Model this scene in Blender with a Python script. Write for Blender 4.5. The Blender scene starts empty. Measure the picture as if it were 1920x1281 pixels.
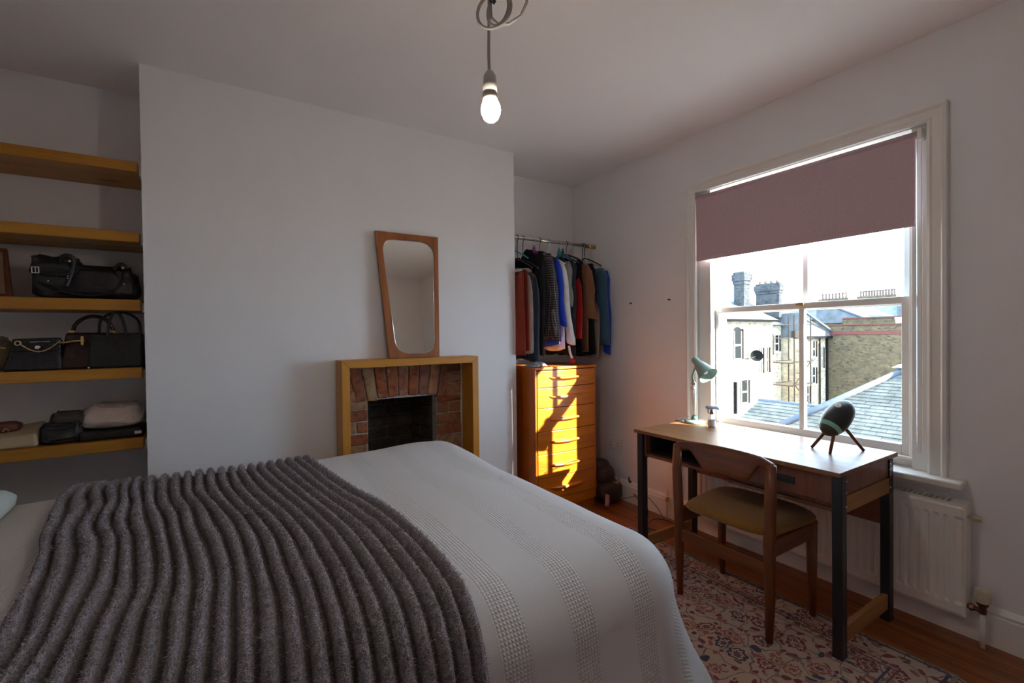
import bpy, math, random
from math import sin, cos, pi, radians, sqrt
from mathutils import Vector, Matrix, noise as mnoise

S = bpy.context.scene
C = S.collection

# ---------------------------------------------------------------- camera, sky, sun, exposure
cam = bpy.data.cameras.new('camera')
cam.sensor_width = 36.0
cam.lens = 866.4 / 1920 * 36.0
cam.clip_start = 0.05
cam.clip_end = 400
camo = bpy.data.objects.new('camera', cam)
C.objects.link(camo)
_y, _p, _r = radians(32.4527), radians(-0.734), radians(-0.682)
_f = Vector((sin(_y) * cos(_p), cos(_y) * cos(_p), sin(_p)))
_rt = Vector((cos(_y), -sin(_y), 0))
_up = _rt.cross(_f)
_r2 = _rt * cos(_r) + _up * sin(_r)
_u2 = -_rt * sin(_r) + _up * cos(_r)
camo.matrix_world = Matrix(((_r2.x, _u2.x, -_f.x, 0), (_r2.y, _u2.y, -_f.y, 0), (_r2.z, _u2.z, -_f.z, 1.28), (0, 0, 0, 1)))
S.camera = camo

world = bpy.data.worlds.new('sky')
S.world = world
world.use_nodes = True
_bg = world.node_tree.nodes['Background']
_bg.inputs['Color'].default_value = (0.57, 0.765, 1.0, 1)
_bg.inputs['Strength'].default_value = 12.0

sun = bpy.data.lights.new('sun', 'SUN')
sun.energy = 42.0
sun.angle = radians(0.6)
sun.color = (1.0, 0.93, 0.82)
suno = bpy.data.objects.new('sun', sun)
C.objects.link(suno)
suno.rotation_euler = Vector((-0.59, 1.0, -0.575)).to_track_quat('-Z', 'Y').to_euler()
suno.location = (8, -10, 12)

S.view_settings.view_transform = 'Standard'
S.view_settings.look = 'None'
S.view_settings.gamma = 1.0
S.view_settings.use_curve_mapping = False
S.view_settings.exposure = 0.06
S.cycles.max_bounces = 14
S.cycles.diffuse_bounces = 8
S.cycles.glossy_bounces = 5
S.cycles.transparent_max_bounces = 16
S.cycles.use_denoising = True
S.cycles.sample_clamp_indirect = 8.0

random.seed(7)
rnd = random.uniform
W, XL, YB, YC, YF, H = 2.637, -1.2, 3.137, 2.757, -1.25, 2.57   # right wall, left wall, back wall, breast, front wall, ceiling
BX0, BX1 = -0.29, 1.785                                        # chimney breast

# ---------------------------------------------------------------- mesh helpers
class MB:
    def __init__(s):
        s.v = []; s.f = []; s.uv = []
    def add(s, vs, fs):
        n = len(s.v); s.v += [tuple(v) for v in vs]; s.f += [tuple(i + n for i in f) for f in fs]; return s
    def box(s, x0, x1, y0, y1, z0, z1):
        return s.add([(x, y, z) for x in (x0, x1) for y in (y0, y1) for z in (z0, z1)],
                     [(0, 1, 3, 2), (4, 6, 7, 5), (0, 4, 5, 1), (2, 3, 7, 6), (0, 2, 6, 4), (1, 5, 7, 3)])
    def hexa(s, p):   # 8 points: bottom 4 ccw, top 4 ccw
        return s.add(p, [(3, 2, 1, 0), (4, 5, 6, 7), (0, 1, 5, 4), (1, 2, 6, 5), (2, 3, 7, 6), (3, 0, 4, 7)])
    def prism(s, poly, fn, a, b):   # poly 2d list, fn(u, v, w) -> 3d
        n = len(poly)
        vs = [fn(u, v, a) for u, v in poly] + [fn(u, v, b) for u, v in poly]
        fs = [tuple(range(n))[::-1], tuple(range(n, 2 * n))] + [(i, (i + 1) % n, n + (i + 1) % n, n + i) for i in range(n)]
        return s.add(vs, fs)
    def tube(s, pts, r, n=8, closed=False, caps=True, flat=None):
        pts = [Vector(p) for p in pts]; m = len(pts)
        rr = r if isinstance(r, (list, tuple)) else [r] * m
        rings = []; up = None
        for i, p in enumerate(pts):
            if closed: t = pts[(i + 1) % m] - pts[i - 1]
            else: t = pts[min(i + 1, m - 1)] - pts[max(i - 1, 0)]
            t.normalize()
            if up is None:
                up = Vector((0, 0, 1)) if abs(t.z) < .9 else Vector((1, 0, 0))
                if flat is not None: up = Vector(flat[2])
            a = t.cross(up).normalized(); b = a.cross(t).normalized(); up = b
            if flat is not None: rings.append([p + a * (cos(k * 2 * pi / n) * flat[0] * rr[i]) + b * (sin(k * 2 * pi / n) * flat[1] * rr[i]) for k in range(n)])
            else: rings.append([p + a * (cos(k * 2 * pi / n) * rr[i]) + b * (sin(k * 2 * pi / n) * rr[i]) for k in range(n)])
        vs = [v for q in rings for v in q]; fs = []
        for i in range(m if closed else m - 1):
            for k in range(n):
                j = (i + 1) % m
                fs.append((i * n + k, j * n + k, j * n + (k + 1) % n, i * n + (k + 1) % n))
        if caps and not closed:
            fs.append(tuple(range(n))); fs.append(tuple((m - 1) * n + k for k in range(n))[::-1])
        return s.add(vs, fs)
    def lathe(s, prof, org, axis=(0, 0, 1), n=24, cap=True):
        ax = Vector(axis).normalized(); q = Vector((0, 0, 1)).rotation_difference(ax); o = Vector(org)
        vs = [o + q @ Vector((r * cos(k * 2 * pi / n), r * sin(k * 2 * pi / n), z)) for r, z in prof for k in range(n)]
        fs = [(i * n + k, i * n + (k + 1) % n, (i + 1) * n + (k + 1) % n, (i + 1) * n + k) for i in range(len(prof) - 1) for k in range(n)]
        if cap:
            fs.append(tuple(range(n))[::-1]); fs.append(tuple((len(prof) - 1) * n + k for k in range(n)))
        return s.add(vs, fs)
    def grid(s, nu, nv, fn, closeu=False, uv=None):
        base = len(s.v)
        vs = [fn(i, j) for j in range(nv) for i in range(nu)]
        fs = []
        for j in range(nv - 1):
            for i in range(nu if closeu else nu - 1):
                k = (i + 1) % nu
                fs.append((j * nu + i, j * nu + k, (j + 1) * nu + k, (j + 1) * nu + i))
        if uv: s.uv += [uv(i, j) for j in range(nv) for i in range(nu)]
        return s.add(vs, fs)
    def build(s, name, m, parent=None, smooth=False, bevel=0, seg=2, sub=0, solid=0):
        o0 = Vector((0, 0, 0)); p = parent
        while p is not None: o0 += p.location; p = p.parent
        me = bpy.data.meshes.new(name)
        me.from_pydata([tuple(Vector(v) - o0) for v in s.v], [], s.f)
        if s.uv:
            l = me.uv_layers.new(name='UVMap')
            idx = [0] * len(me.loops); me.loops.foreach_get('vertex_index', idx)
            l.data.foreach_set('uv', [c for i in idx for c in s.uv[i]])
        me.materials.append(m)
        if smooth: me.polygons.foreach_set('use_smooth', [True] * len(me.polygons))
        me.update()
        o = bpy.data.objects.new(name, me); C.objects.link(o)
        if parent is not None: o.parent = parent
        if solid:
            d = o.modifiers.new('solid', 'SOLIDIFY'); d.thickness = solid; d.offset = 0
        if bevel:
            d = o.modifiers.new('bevel', 'BEVEL'); d.width = bevel; d.segments = seg; d.limit_method = 'ANGLE'; d.angle_limit = radians(40)
            d.harden_normals = False
        if sub:
            d = o.modifiers.new('sub', 'SUBSURF'); d.levels = sub; d.render_levels = sub
        return o

def tag(o, label=None, cat=None, group=None, kind=None):
    if label: o['label'] = label
    if cat: o['category'] = cat
    if group: o['group'] = group
    if kind: o['kind'] = kind
    return o
def thing(name, loc, label, cat, group=None):
    o = bpy.data.objects.new(name, None); C.objects.link(o); o.location = loc; o.empty_display_size = .1
    return tag(o, label, cat, group)
def struct(name, loc=(0, 0, 0)):
    o = bpy.data.objects.new(name, None); C.objects.link(o); o.location = loc; o['kind'] = 'structure'
    return o
def B(x0, x1, y0, y1, z0, z1): return MB().box(x0, x1, y0, y1, z0, z1)
def copy_tree(o, parent=None):
    c = o.copy(); C.objects.link(c)
    if parent is not None: c.parent = parent
    for ch in list(o.children): copy_tree(ch, c)
    return c

# ---------------------------------------------------------------- material helpers
def nt(name):
    m = bpy.data.materials.new(name); m.use_nodes = True
    t = m.node_tree; b = t.nodes['Principled BSDF']; return m, t, b
def nd(t, ty, **k):
    n = t.nodes.new(ty)
    for a, v in k.items():
        if a.startswith('i_'): n.inputs[a[2:].replace('_', ' ')].default_value = v
        else: setattr(n, a, v)
    return n
def L(t, a, b): t.links.new(a, b)
def c4(c): return (c[0], c[1], c[2], 1)
def coords(t, scale=(1, 1, 1), rand=False, src='Object', rot=(0, 0, 0)):
    tc = nd(t, 'ShaderNodeTexCoord'); out = tc.outputs[src]
    if rand:
        oi = nd(t, 'ShaderNodeObjectInfo'); ad = nd(t, 'ShaderNodeVectorMath', operation='ADD'); mu = nd(t, 'ShaderNodeMath', operation='MULTIPLY')
        mu.inputs[1].default_value = 37.0; L(t, oi.outputs['Random'], mu.inputs[0]); L(t, out, ad.inputs[0]); L(t, mu.outputs[0], ad.inputs[1]); out = ad.outputs[0]
    mp = nd(t, 'ShaderNodeMapping'); mp.inputs['Scale'].default_value = scale; mp.inputs['Rotation'].default_value = rot; L(t, out, mp.inputs[0]); return mp.outputs[0]
def ramp(t, fac, stops):
    r = nd(t, 'ShaderNodeValToRGB'); e = r.color_ramp.elements
    while len(e) < len(stops): e.new(.5)
    for i, (p, c) in enumerate(stops): e[i].position = p; e[i].color = c4(c)
    L(t, fac, r.inputs[0]); return r.outputs[0]
def bump(t, b, h, dist=.002, st=1.0):
    n = nd(t, 'ShaderNodeBump'); n.inputs['Distance'].default_value = dist; n.inputs['Strength'].default_value = st
    L(t, h, n.inputs['Height']); L(t, n.outputs[0], b.inputs['Normal']); return n
def plain(name, c, rough=.5, metal=0, var=.12, vs=9, bs=0, bd=.001, sheen=0, coat=0, spec=.5, sc=(1, 1, 1), rand=False):
    m, t, b = nt(name)
    b.inputs['Roughness'].default_value = rough; b.inputs['Metallic'].default_value = metal; b.inputs['Specular IOR Level'].default_value = spec
    co = coords(t, sc, rand)
    n = nd(t, 'ShaderNodeTexNoise'); n.inputs['Scale'].default_value = vs; n.inputs['Detail'].default_value = 6; L(t, co, n.inputs[0])
    L(t, ramp(t, n.outputs[0], [(.25, [x * (1 - var) for x in c]), (.75, [min(1, x * (1 + var)) for x in c])]), b.inputs['Base Color'])
    if bs:
        k = nd(t, 'ShaderNodeTexNoise'); k.inputs['Scale'].default_value = bs; k.inputs['Detail'].default_value = 5; L(t, co, k.inputs[0]); bump(t, b, k.outputs[0], bd)
    if sheen: b.inputs['Sheen Weight'].default_value = sheen
    if coat: b.inputs['Coat Weight'].default_value = coat; b.inputs['Coat Roughness'].default_value = .12
    return m
def wood(name, a, c, axis=1, rough=.4, grain=14, coat=0, knots=False, spec=.5, rand=True, bd=.0006):
    m, t, b = nt(name)
    s = [grain, grain, grain]; s[axis] = grain * .06
    co = coords(t, s, rand)
    n = nd(t, 'ShaderNodeTexNoise'); n.inputs['Scale'].default_value = 1.6; n.inputs['Detail'].default_value = 7; n.inputs['Distortion'].default_value = .9; L(t, co, n.inputs[0])
    n2 = nd(t, 'ShaderNodeTexNoise'); n2.inputs['Scale'].default_value = 9; n2.inputs['Detail'].default_value = 3; L(t, co, n2.inputs[0])
    mx = nd(t, 'ShaderNodeMath', operation='MULTIPLY_ADD'); mx.inputs[1].default_value = .35; L(t, n2.outputs[0], mx.inputs[0]); L(t, n.outputs[0], mx.inputs[2])
    mid = [(x + y) / 2 for x, y in zip(a, c)]
    col = ramp(t, mx.outputs[0], [(.42, a), (.62, mid), (.82, c)])
    if knots:
        co2 = coords(t, [6 if i != axis else 2.2 for i in range(3)], rand)
        v = nd(t, 'ShaderNodeTexVoronoi'); v.inputs['Scale'].default_value = 1.0; L(t, co2, v.inputs[0])
        kr = ramp(t, v.outputs['Distance'], [(.05, (.12, .12, .12)), (.17, (1, 1, 1))])
        mm = nd(t, 'ShaderNodeMixRGB', blend_type='MULTIPLY'); mm.inputs[0].default_value = .8; L(t, col, mm.inputs[1]); L(t, kr, mm.inputs[2]); col = mm.outputs[0]
    L(t, col, b.inputs['Base Color'])
    b.inputs['Roughness'].default_value = rough; b.inputs['Specular IOR Level'].default_value = spec
    if coat: b.inputs['Coat Weight'].default_value = coat; b.inputs['Coat Roughness'].default_value = .15
    bump(t, b, n2.outputs[0], bd)
    return m

M = {}
M['wall'] = plain('wall_paint', (.805, .792, .797), .85, var=.025, vs=2.5, bs=130, bd=.0006, spec=.2)
M['ceiling'] = plain('ceiling_paint', (.84, .815, .82), .9, var=.02, vs=2, bs=90, bd=.001, spec=.2)
M['trim'] = plain('trim_gloss_paint', (.80, .78, .75), .35, var=.03, vs=4)
M['trimold'] = plain('radiator_enamel', (.78, .75, .70), .4, var=.03, vs=4)
M['floorb'] = wood('floorboard', (.115, .027, .006), (.31, .092, .016), 1, .38, 16, coat=.08)
M['pine'] = wood('varnished_pine', (.30, .112, .007), (.47, .205, .016), 0, .42, 9, coat=.08, knots=True)
M['oak'] = wood('surround_oak_x', (.40, .150, .014), (.56, .245, .032), 0, .4, 14, coat=.05)
M['oakz'] = wood('surround_oak_z', (.40, .150, .014), (.56, .245, .032), 2, .4, 14, coat=.05)
M['teakz'] = wood('teak_z', (.085, .020, .005), (.20, .056, .015), 2, .40, 15, coat=.08)
M['teakm'] = wood('mirror_teak', (.21, .058, .010), (.36, .115, .025), 2, .5, 15)
M['teakx'] = wood('teak_x', (.085, .020, .005), (.20, .056, .015), 0, .40, 15, coat=.08)
M['teaky'] = wood('teak_y', (.085, .020, .005), (.20, .056, .015), 1, .40, 15, coat=.08)
M['deskt'] = wood('desk_veneer_top', (.16, .062, .024), (.30, .135, .055), 1, .36, 12, coat=0, spec=.22)
M['deskf'] = wood('desk_veneer_front', (.115, .032, .014), (.23, .075, .034), 2, .42, 15)
M['desko'] = wood('desk_oak_rail', (.26, .105, .03), (.40, .185, .062), 0, .5, 15)
M['dresx'] = wood('dresser_teak_x', (.40, .088, .003), (.57, .155, .006), 0, .36, 12, coat=.15)
M['dresz'] = wood('dresser_teak_z', (.34, .072, .003), (.50, .128, .007), 2, .36, 12, coat=.15)
M['black'] = plain('black_metal', (.012, .012, .016), .4, var=.2)
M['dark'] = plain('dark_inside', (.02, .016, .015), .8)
M['steel'] = plain('steel', (.62, .60, .57), .28, 1.0, var=.05)
M['brass'] = plain('brass', (.75, .52, .22), .3, 1.0, var=.05)
M['chrome'] = plain('chrome', (.85, .85, .86), .12, 1.0, var=.02)
M['whitepl'] = plain('white_plastic', (.80, .79, .76), .4, var=.02)
M['mortar'] = plain('mortar', (.40, .36, .32), .95, var=.35, vs=30, bs=120, bd=.004)
M['soot'] = plain('sooty_mortar', (.075, .068, .058), .95, var=.4, vs=20, bs=100, bd=.004)

def brickmat(name, stops, soot=0.0):
    m, t, b = nt(name)
    oi = nd(t, 'ShaderNodeObjectInfo'); base = ramp(t, oi.outputs['Random'], stops)
    co = coords(t, (1, 1, 1), True)
    n = nd(t, 'ShaderNodeTexNoise'); n.inputs['Scale'].default_value = 26; n.inputs['Detail'].default_value = 8; n.inputs['Roughness'].default_value = .7; L(t, co, n.inputs[0])
    r = ramp(t, n.outputs[0], [(.3, (.32, .28, .26)), (.5, (.85, .8, .78)), (.72, (1.25, 1.15, 1.0))])
    mx = nd(t, 'ShaderNodeMixRGB', blend_type='MULTIPLY'); mx.inputs[0].default_value = 1; L(t, base, mx.inputs[1]); L(t, r, mx.inputs[2])
    n2 = nd(t, 'ShaderNodeTexNoise'); n2.inputs['Scale'].default_value = 12; n2.inputs['Detail'].default_value = 6; L(t, co, n2.inputs[0])
    w = ramp(t, n2.outputs[0], [(.60, (0, 0, 0)), (.72, (.55, .55, .55))])
    m2 = nd(t, 'ShaderNodeMixRGB'); L(t, w, m2.inputs[0]); L(t, mx.outputs[0], m2.inputs[1]); m2.inputs[2].default_value = (.42, .36, .30, 1) if not soot else (.05, .045, .04, 1)
    L(t, m2.outputs[0], b.inputs['Base Color']); b.inputs['Roughness'].default_value = .92; b.inputs['Specular IOR Level'].default_value = .2
    bump(t, b, n.outputs[0], .006); return m
M['brick'] = brickmat('old_red_brick', [(0, (.30, .092, .042)), (.25, (.36, .135, .065)), (.45, (.23, .095, .062)), (.62, (.40, .19, .10)), (.8, (.38, .26, .14)), (1, (.33, .11, .045))])
M['sbrick'] = brickmat('sooty_brick', [(0, (.05, .045, .036)), (.5, (.075, .064, .05)), (1, (.10, .078, .06))], 1)

def glassmat(name, tint=(1, 1, 1)):
    m, t, b = nt(name); t.nodes.remove(b)
    tr = nd(t, 'ShaderNodeBsdfTransparent'); tr.inputs[0].default_value = c4(tint); gl = nd(t, 'ShaderNodeBsdfGlossy'); gl.inputs['Roughness'].default_value = .02
    fr = nd(t, 'ShaderNodeLayerWeight'); pw = nd(t, 'ShaderNodeMath', operation='POWER'); pw.inputs[1].default_value = 5.0; L(t, fr.outputs['Facing'], pw.inputs[0])
    fm_ = nd(t, 'ShaderNodeMath', operation='MULTIPLY_ADD'); fm_.inputs[1].default_value = .9; fm_.inputs[2].default_value = .03; L(t, pw.outputs[0], fm_.inputs[0]); mx = nd(t, 'ShaderNodeMixShader')
    L(t, fm_.outputs[0], mx.inputs[0]); L(t, tr.outputs[0], mx.inputs[1]); L(t, gl.outputs[0], mx.inputs[2]); L(t, mx.outputs[0], t.nodes['Material Output'].inputs[0]); return m
M['glass'] = glassmat('window_glass', (.96, .98, .97))
m_, t_, b_ = nt('mirror_silver'); b_.inputs['Metallic'].default_value = 1; b_.inputs['Roughness'].default_value = .015; b_.inputs['Base Color'].default_value = (.93, .94, .87, 1); M['mirror'] = m_
m_, t_, b_ = nt('lit_bulb'); b_.inputs['Emission Color'].default_value = (1, .88, .74, 1); b_.inputs['Emission Strength'].default_value = 250; b_.inputs['Base Color'].default_value = (1, .95, .85, 1); M['bulb'] = m_

# ---------------------------------------------------------------- room shell
fl = B(XL - .1, W + .2, YF - .1, YB + .1, -.12, -.022).build('floor', M['dark']); tag(fl, kind='structure')
x = XL + .005; k = 0
while x < W - .03:
    w_ = min(.128, W - .004 - x)
    ys = [YF] + sorted([YF + rnd(.9, 1.9), YF + rnd(2.5, 3.6)]) + [YB]
    for a, c in zip(ys[:-1], ys[1:]):
        B(x, x + w_ - .0025, a + .0015, c - .0015, -.022, 0).build('plank', M['floorb'], fl)
    x += w_
tag(B(XL - .1, W + .25, YF - .1, YB + .1, H, H + .1).build('ceiling', M['ceiling']), kind='structure')
tag(B(XL - .1, XL, YF - .1, YB + .1, -.05, H + .05).build('wall_left', M['wall']), kind='structure')
tag(B(XL - .1, W + .2, YF - .1, YF, -.05, H + .05).build('wall_front', M['wall']), kind='structure')
tag(B(XL - .1, W + .2, YB, YB + .1, -.05, H + .05).build('wall_back', M['wall']), kind='structure')
wr = MB()
OY0, OY1, OZ0, OZ1 = .70, 1.925, .62, 2.21      # structural window opening inside
for (a, b, y0, y1, z0, z1) in ((W, 2.80, OY0, OY1, OZ0, OZ1), (2.80, 2.872, .868, 1.84, .66, 2.17)):
    wr.box(a, b, YF - .1, y0, -3, H + .1); wr.box(a, b, y1, YB + 1.5, -3, H + .1)
    wr.box(a, b, y0, y1, -3, z0); wr.box(a, b, y0, y1, z1, H + .1)
tag(wr.build('wall_right', M['wall']), kind='structure')

# chimney breast with the fireplace opening
FX0, FX1, FZ = .604, 1.356, 1.116
wc = MB()
wc.box(BX0, FX0, YC, YB, -.02, H + .02).box(FX1, BX1, YC, YB, -.02, H + .02).box(FX0, FX1, YC, YB, FZ, H + .02)
wch = wc.build('wall_chimney', M['wall']); tag(wch, kind='structure')
YM = YC + .016                                   # mortar face; bricks stand proud of it
OX0, OX1, OZ = .742, 1.182, .885                 # grate opening
mo = MB(); mo.box(FX0, OX0, YM, YM + .09, 0, FZ).box(OX1, FX1, YM, YM + .09, 0, FZ).box(OX0, OX1, YM, YM + .09, OZ + .02, FZ)
mo.build('mortar_bed', M['mortar'], wch)
def brick(mat, x0, x1, z0, z1, y0, y1):
    d = lambda: rnd(-.004, .004)
    p = [(x0 + d(), y0 + d(), z0 + d()), (x1 + d(), y0 + d(), z0 + d()), (x1, y1, z0), (x0, y1, z0), (x0 + d(), y0 + d(), z1 + d()), (x1 + d(), y0 + d(), z1 + d()), (x1, y1, z1), (x0, y1, z1)]
    MB().hexa(p).build('brick', mat, wch, bevel=.006, seg=2)
def stack(xa, xb, z0, zt, splits):
    z = z0; i = 0; hgt = .071
    while z < zt - .02:
        zz = min(z + hgt - .007, zt)
        xs = [xa] + [xa + (xb - xa) * q for q in splits[i % len(splits)]] + [xb]
        for a, c in zip(xs[:-1], xs[1:]):
            if c - a > .02: brick(M['brick'], a + .004, c - .004, z, zz, YC + .002 + rnd(0, .008), YM + .05)
        z += hgt; i += 1
stack(FX0 + .002, OX0, .006, .90, [[], [], [.5], []])
stack(OX1, FX1 - .002, .006, .90, [[], [], [], [.45]])
stack(FX0 + .002, OX0 - .045, .905, FZ - .004, [[], [], []])
stack(OX1 + .055, FX1 - .002, .905, FZ - .004, [[], [], []])
# flat arch of bricks on end, fanning from a point below
cx, zf = .958, -.30
na = 9
for i in range(na):
    a0 = -.232 + .464 * i / na; a1 = -.232 + .464 * (i + 1) / na
    zb = .892 + .022 * (1 - ((i + .5) / na * 2 - 1) ** 2) + rnd(-.006, .006)
    zt = FZ - .006 - (.014 if i in (1, 2) else rnd(0, .01))
    g = .003
    def P_(a, z, s): return cx + math.tan(a) * (z - zf) + s * g
    y0 = YC - .002 + rnd(0, .01)
    p = [(P_(a0, zb, 1), y0, zb), (P_(a1, zb, -1), y0 + rnd(0, .004), zb + rnd(-.005, .005)), (P_(a1, zb, -1), YM + .06, zb), (P_(a0, zb, 1), YM + .06, zb),
         (P_(a0, zt, 1), y0 + rnd(0, .004), zt), (P_(a1, zt, -1), y0, zt), (P_(a1, zt, -1), YM + .06, zt), (P_(a0, zt, 1), YM + .06, zt)]
    MB().hexa(p).build('brick', M['brick'], wch, bevel=.007, seg=2)
# firebox
fb = MB()
yb = YB - .06
fb.box(OX0 - .05, OX1 + .05, yb, YB, 0, 1.1)
fb.hexa([(OX0 - .05, YM + .05, 0), (OX0 - .005, YM + .05, 0), (OX0 + .05, yb, 0), (OX0 - .05, yb, 0), (OX0 - .05, YM + .05, 1.1), (OX0 - .005, YM + .05, 1.1), (OX0 + .05, yb, 1.1), (OX0 - .05, yb, 1.1)])
fb.hexa([(OX1 + .005, YM + .05, 0), (OX1 + .05, YM + .05, 0), (OX1 + .05, yb, 0), (OX1 - .05, yb, 0), (OX1 + .005, YM + .05, 1.1), (OX1 + .05, YM + .05, 1.1), (OX1 + .05, yb, 1.1), (OX1 - .05, yb, 1.1)])
fb.box(OX0, OX1, YM + .1, yb, 1.02, 1.1)
fb.build('firebox_lining', M['soot'], wch)
for r in range(13):
    z0 = .01 + r * .075
    for x0, x1 in (((OX0 + .06, OX0 + .20), (OX0 + .21, OX1 - .06)), ((OX0 + .06, OX0 + .27), (OX0 + .28, OX1 - .06)))[r % 2]:
        brick(M['sbrick'], x0, x1, z0, z0 + .064, yb - .012 + rnd(0, .006), yb + .03)
    for a, c in (((.05, .5), (.54, .95)), ((.05, .3), (.34, .95)))[r % 2]:
        ya, yc_ = YM + .07 + a * (yb - YM - .07), YM + .07 + c * (yb - YM - .07)
        xo = lambda y: OX1 - .002 - .05 * (y - YM - .05) / (yb - YM - .05)
        j = rnd(0, .006)
        MB().hexa([(xo(ya) - .008 - j, ya, z0), (xo(ya) + .03, ya, z0), (xo(yc_) + .03, yc_, z0), (xo(yc_) - .008 - j, yc_, z0),
                   (xo(ya) - .008 - j, ya, z0 + .064), (xo(ya) + .03, ya, z0 + .064), (xo(yc_) + .03, yc_, z0 + .064), (xo(yc_) - .008 - j, yc_, z0 + .064)]).build('brick', M['sbrick'], wch, bevel=.004)

# skirting
sk = [(0, 0), (-.02, 0), (-.02, .122), (-.015, .128), (-.017, .138), (-.008, .152), (-.004, .158), (0, .158)]
def skirt(name, y0, y1):
    return tag(MB().prism(sk, lambda u, v, w: (W + u, w, v), y0, y1).build(name, M['trim']), kind='structure')
skirt('baseboard_right', YF, YB)
tag(MB().prism(sk, lambda u, v, w: (w, YB + u, v), BX1, W - .02).build('baseboard_back', M['trim']), kind='structure')

# ---------------------------------------------------------------- window
wn = struct('window_1', (W, 1.31, .62))
def arch_prof(s):   # profile: across width a (0 outer .. .067 inner), out of wall
    return [(0, 0), (0, .032), (.012, .036), (.018, .030), (.022, .022), (.050, .020), (.056, .026), (.067, .022), (.067, 0)]
AO0, AO1, AZ = .665, 1.958, 2.256
pf = arch_prof(0)
MB().prism(pf, lambda a, o, w: (W - o, AO0 + a, w if w < 1 else AZ - a), .652, 2.0).build('architrave', M['trim'], wn)
MB().prism(pf, lambda a, o, w: (W - o, AO1 - a, w if w < 1 else AZ - a), .652, 2.0).build('architrave', M['trim'], wn)
MB().prism(pf, lambda a, o, w: (W - o, (AO0 + a) if w == 0 else (AO1 - a), AZ - a), 0, 1).build('architrave', M['trim'], wn)
B(2.548, 2.70, .605, 2.02, .622, .652).build('window_sill', M['trim'], wn, bevel=.008, seg=3)
B(W - .014, W, .66, 1.96, .585, .622).build('apron', M['trim'], wn, bevel=.004)
lin = MB(); lin.box(2.65, 2.80, .70, .795, .652, 2.20).box(2.65, 2.695, 1.805, 1.925, .652, 2.20).box(2.695, 2.80, 1.835, 1.925, .652, 2.20).box(2.642, 2.80, .795, 1.835, 2.186, 2.20).box(2.69, 2.80, .795, 1.835, .645, .69)
lin.build('box_frame', M['trim'], wn, bevel=.003)
bd = MB(); bd.box(2.675, 2.695, .795, .812, .69, 2.15).box(2.665, 2.695, .795, 1.835, .685, .70)
bd.build('staff_bead', M['trim'], wn, bevel=.003)
def sash(name, x0, z0, z1, zb, zt, y0, y1, g0, g1, horn=False):
    f = MB()
    f.box(x0, x0 + .04, y0, g0, z0, z1).box(x0, x0 + .04, g1, y1, z0, z1).box(x0, x0 + .04, g0, g1, z0, zb).box(x0, x0 + .04, g0, g1, zt, z1)
    if horn: f.box(x0 + .006, x0 + .034, g0 - .028, g0, z0 - .05, z0).box(x0 + .006, x0 + .034, g1, g1 + .028, z0 - .05, z0)
    o = f.build(name, M['trim'], wn, bevel=.004)
    B(x0 + .004, x0 + .036, 1.276, 1.303, zb, zt).build('glazing_bar', M['trim'], o, bevel=.003)
    for a, c in ((g0, 1.276), (1.303, g1)):
        B(x0 + .018, x0 + .021, a, c, zb, zt).build('pane', M['glass'], o)
    return o
ls = sash('lower_sash', 2.70, .69, 1.442, .748, 1.408, .80, 1.832, .848, 1.784)
us = sash('upper_sash', 2.746, 1.402, 2.186, 1.44, 2.148, .80, 1.832, .832, 1.800, True)
MB().box(2.685, 2.70, 1.27, 1.31, 1.425, 1.442).build('sash_catch', M['brass'], ls, bevel=.002)

# ---------------------------------------------------------------- roller blind
M['blind'] = plain('blind_fabric', (.56, .42, .45), .85, var=.05, vs=60, bs=600, bd=.0003)
rb = thing('roller_blind', (2.622, 1.33, 2.15), 'dusky pink roller blind pulled halfway down the sash window', 'blind')
rf = MB(); ny = 2
rf.box(2.6215, 2.6235, .774, 1.886, 1.772, 2.158)
rf.build('blind_fabric', M['blind'], rb)
B(2.619, 2.626, .774, 1.886, 1.745, 1.772).build('hem_bar', M['blind'], rb, bevel=.003)
MB().tube([(2.634, .766, 2.150), (2.634, 1.893, 2.150)], .016, 16).build('roller', M['blind'], rb, smooth=True)
B(2.61, 2.655, .748, .764, 2.12, 2.172).build('bracket', M['whitepl'], rb, bevel=.003)
pts = [(2.628, .752, 2.13)] + [(2.628, .752, 2.13 - i * .1) for i in range(1, 14)] + [(2.627, .754, .745), (2.627, .760, .735), (2.627, .766, .745)] + [(2.628, .768, .83 + i * .1) for i in range(14)]
MB().tube(pts, .0018, 5).build('bead_chain', M['steel'], rb)

# ---------------------------------------------------------------- pine shelves in the left alcove
tops = [2.121, 1.790, 1.471, 1.150, .815]; SY = 2.80
lab = ['topmost pine plank shelf in the left alcove, empty', 'second pine plank shelf from the top, empty with dark knots', 'middle pine plank shelf holding the long black bag',
       'pine plank shelf with the row of handbags on it', 'lowest pine plank shelf holding the folded bags']
for z, l, th in zip(tops, lab, (.046, .048, .052, .05, .05)):
    r = thing('alcove_shelf', (-.75, 2.97, z - th), l, 'shelf', 'pine shelves in the alcove')
    B(XL + .002, BX0 - .018, SY, SY + .165, z - th, z).build('board', M['pine'], r, bevel=.003)
    B(XL + .002, BX0 - .018, SY + .168, YB - .002, z - th, z - .001).build('board', M['pine'], r, bevel=.003)
    B(BX0 - .017, BX0 - .001, SY + .03, YB - .02, z - th - .006, z - .012).build('wall_batten', M['trim'], r, bevel=.002)

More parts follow.
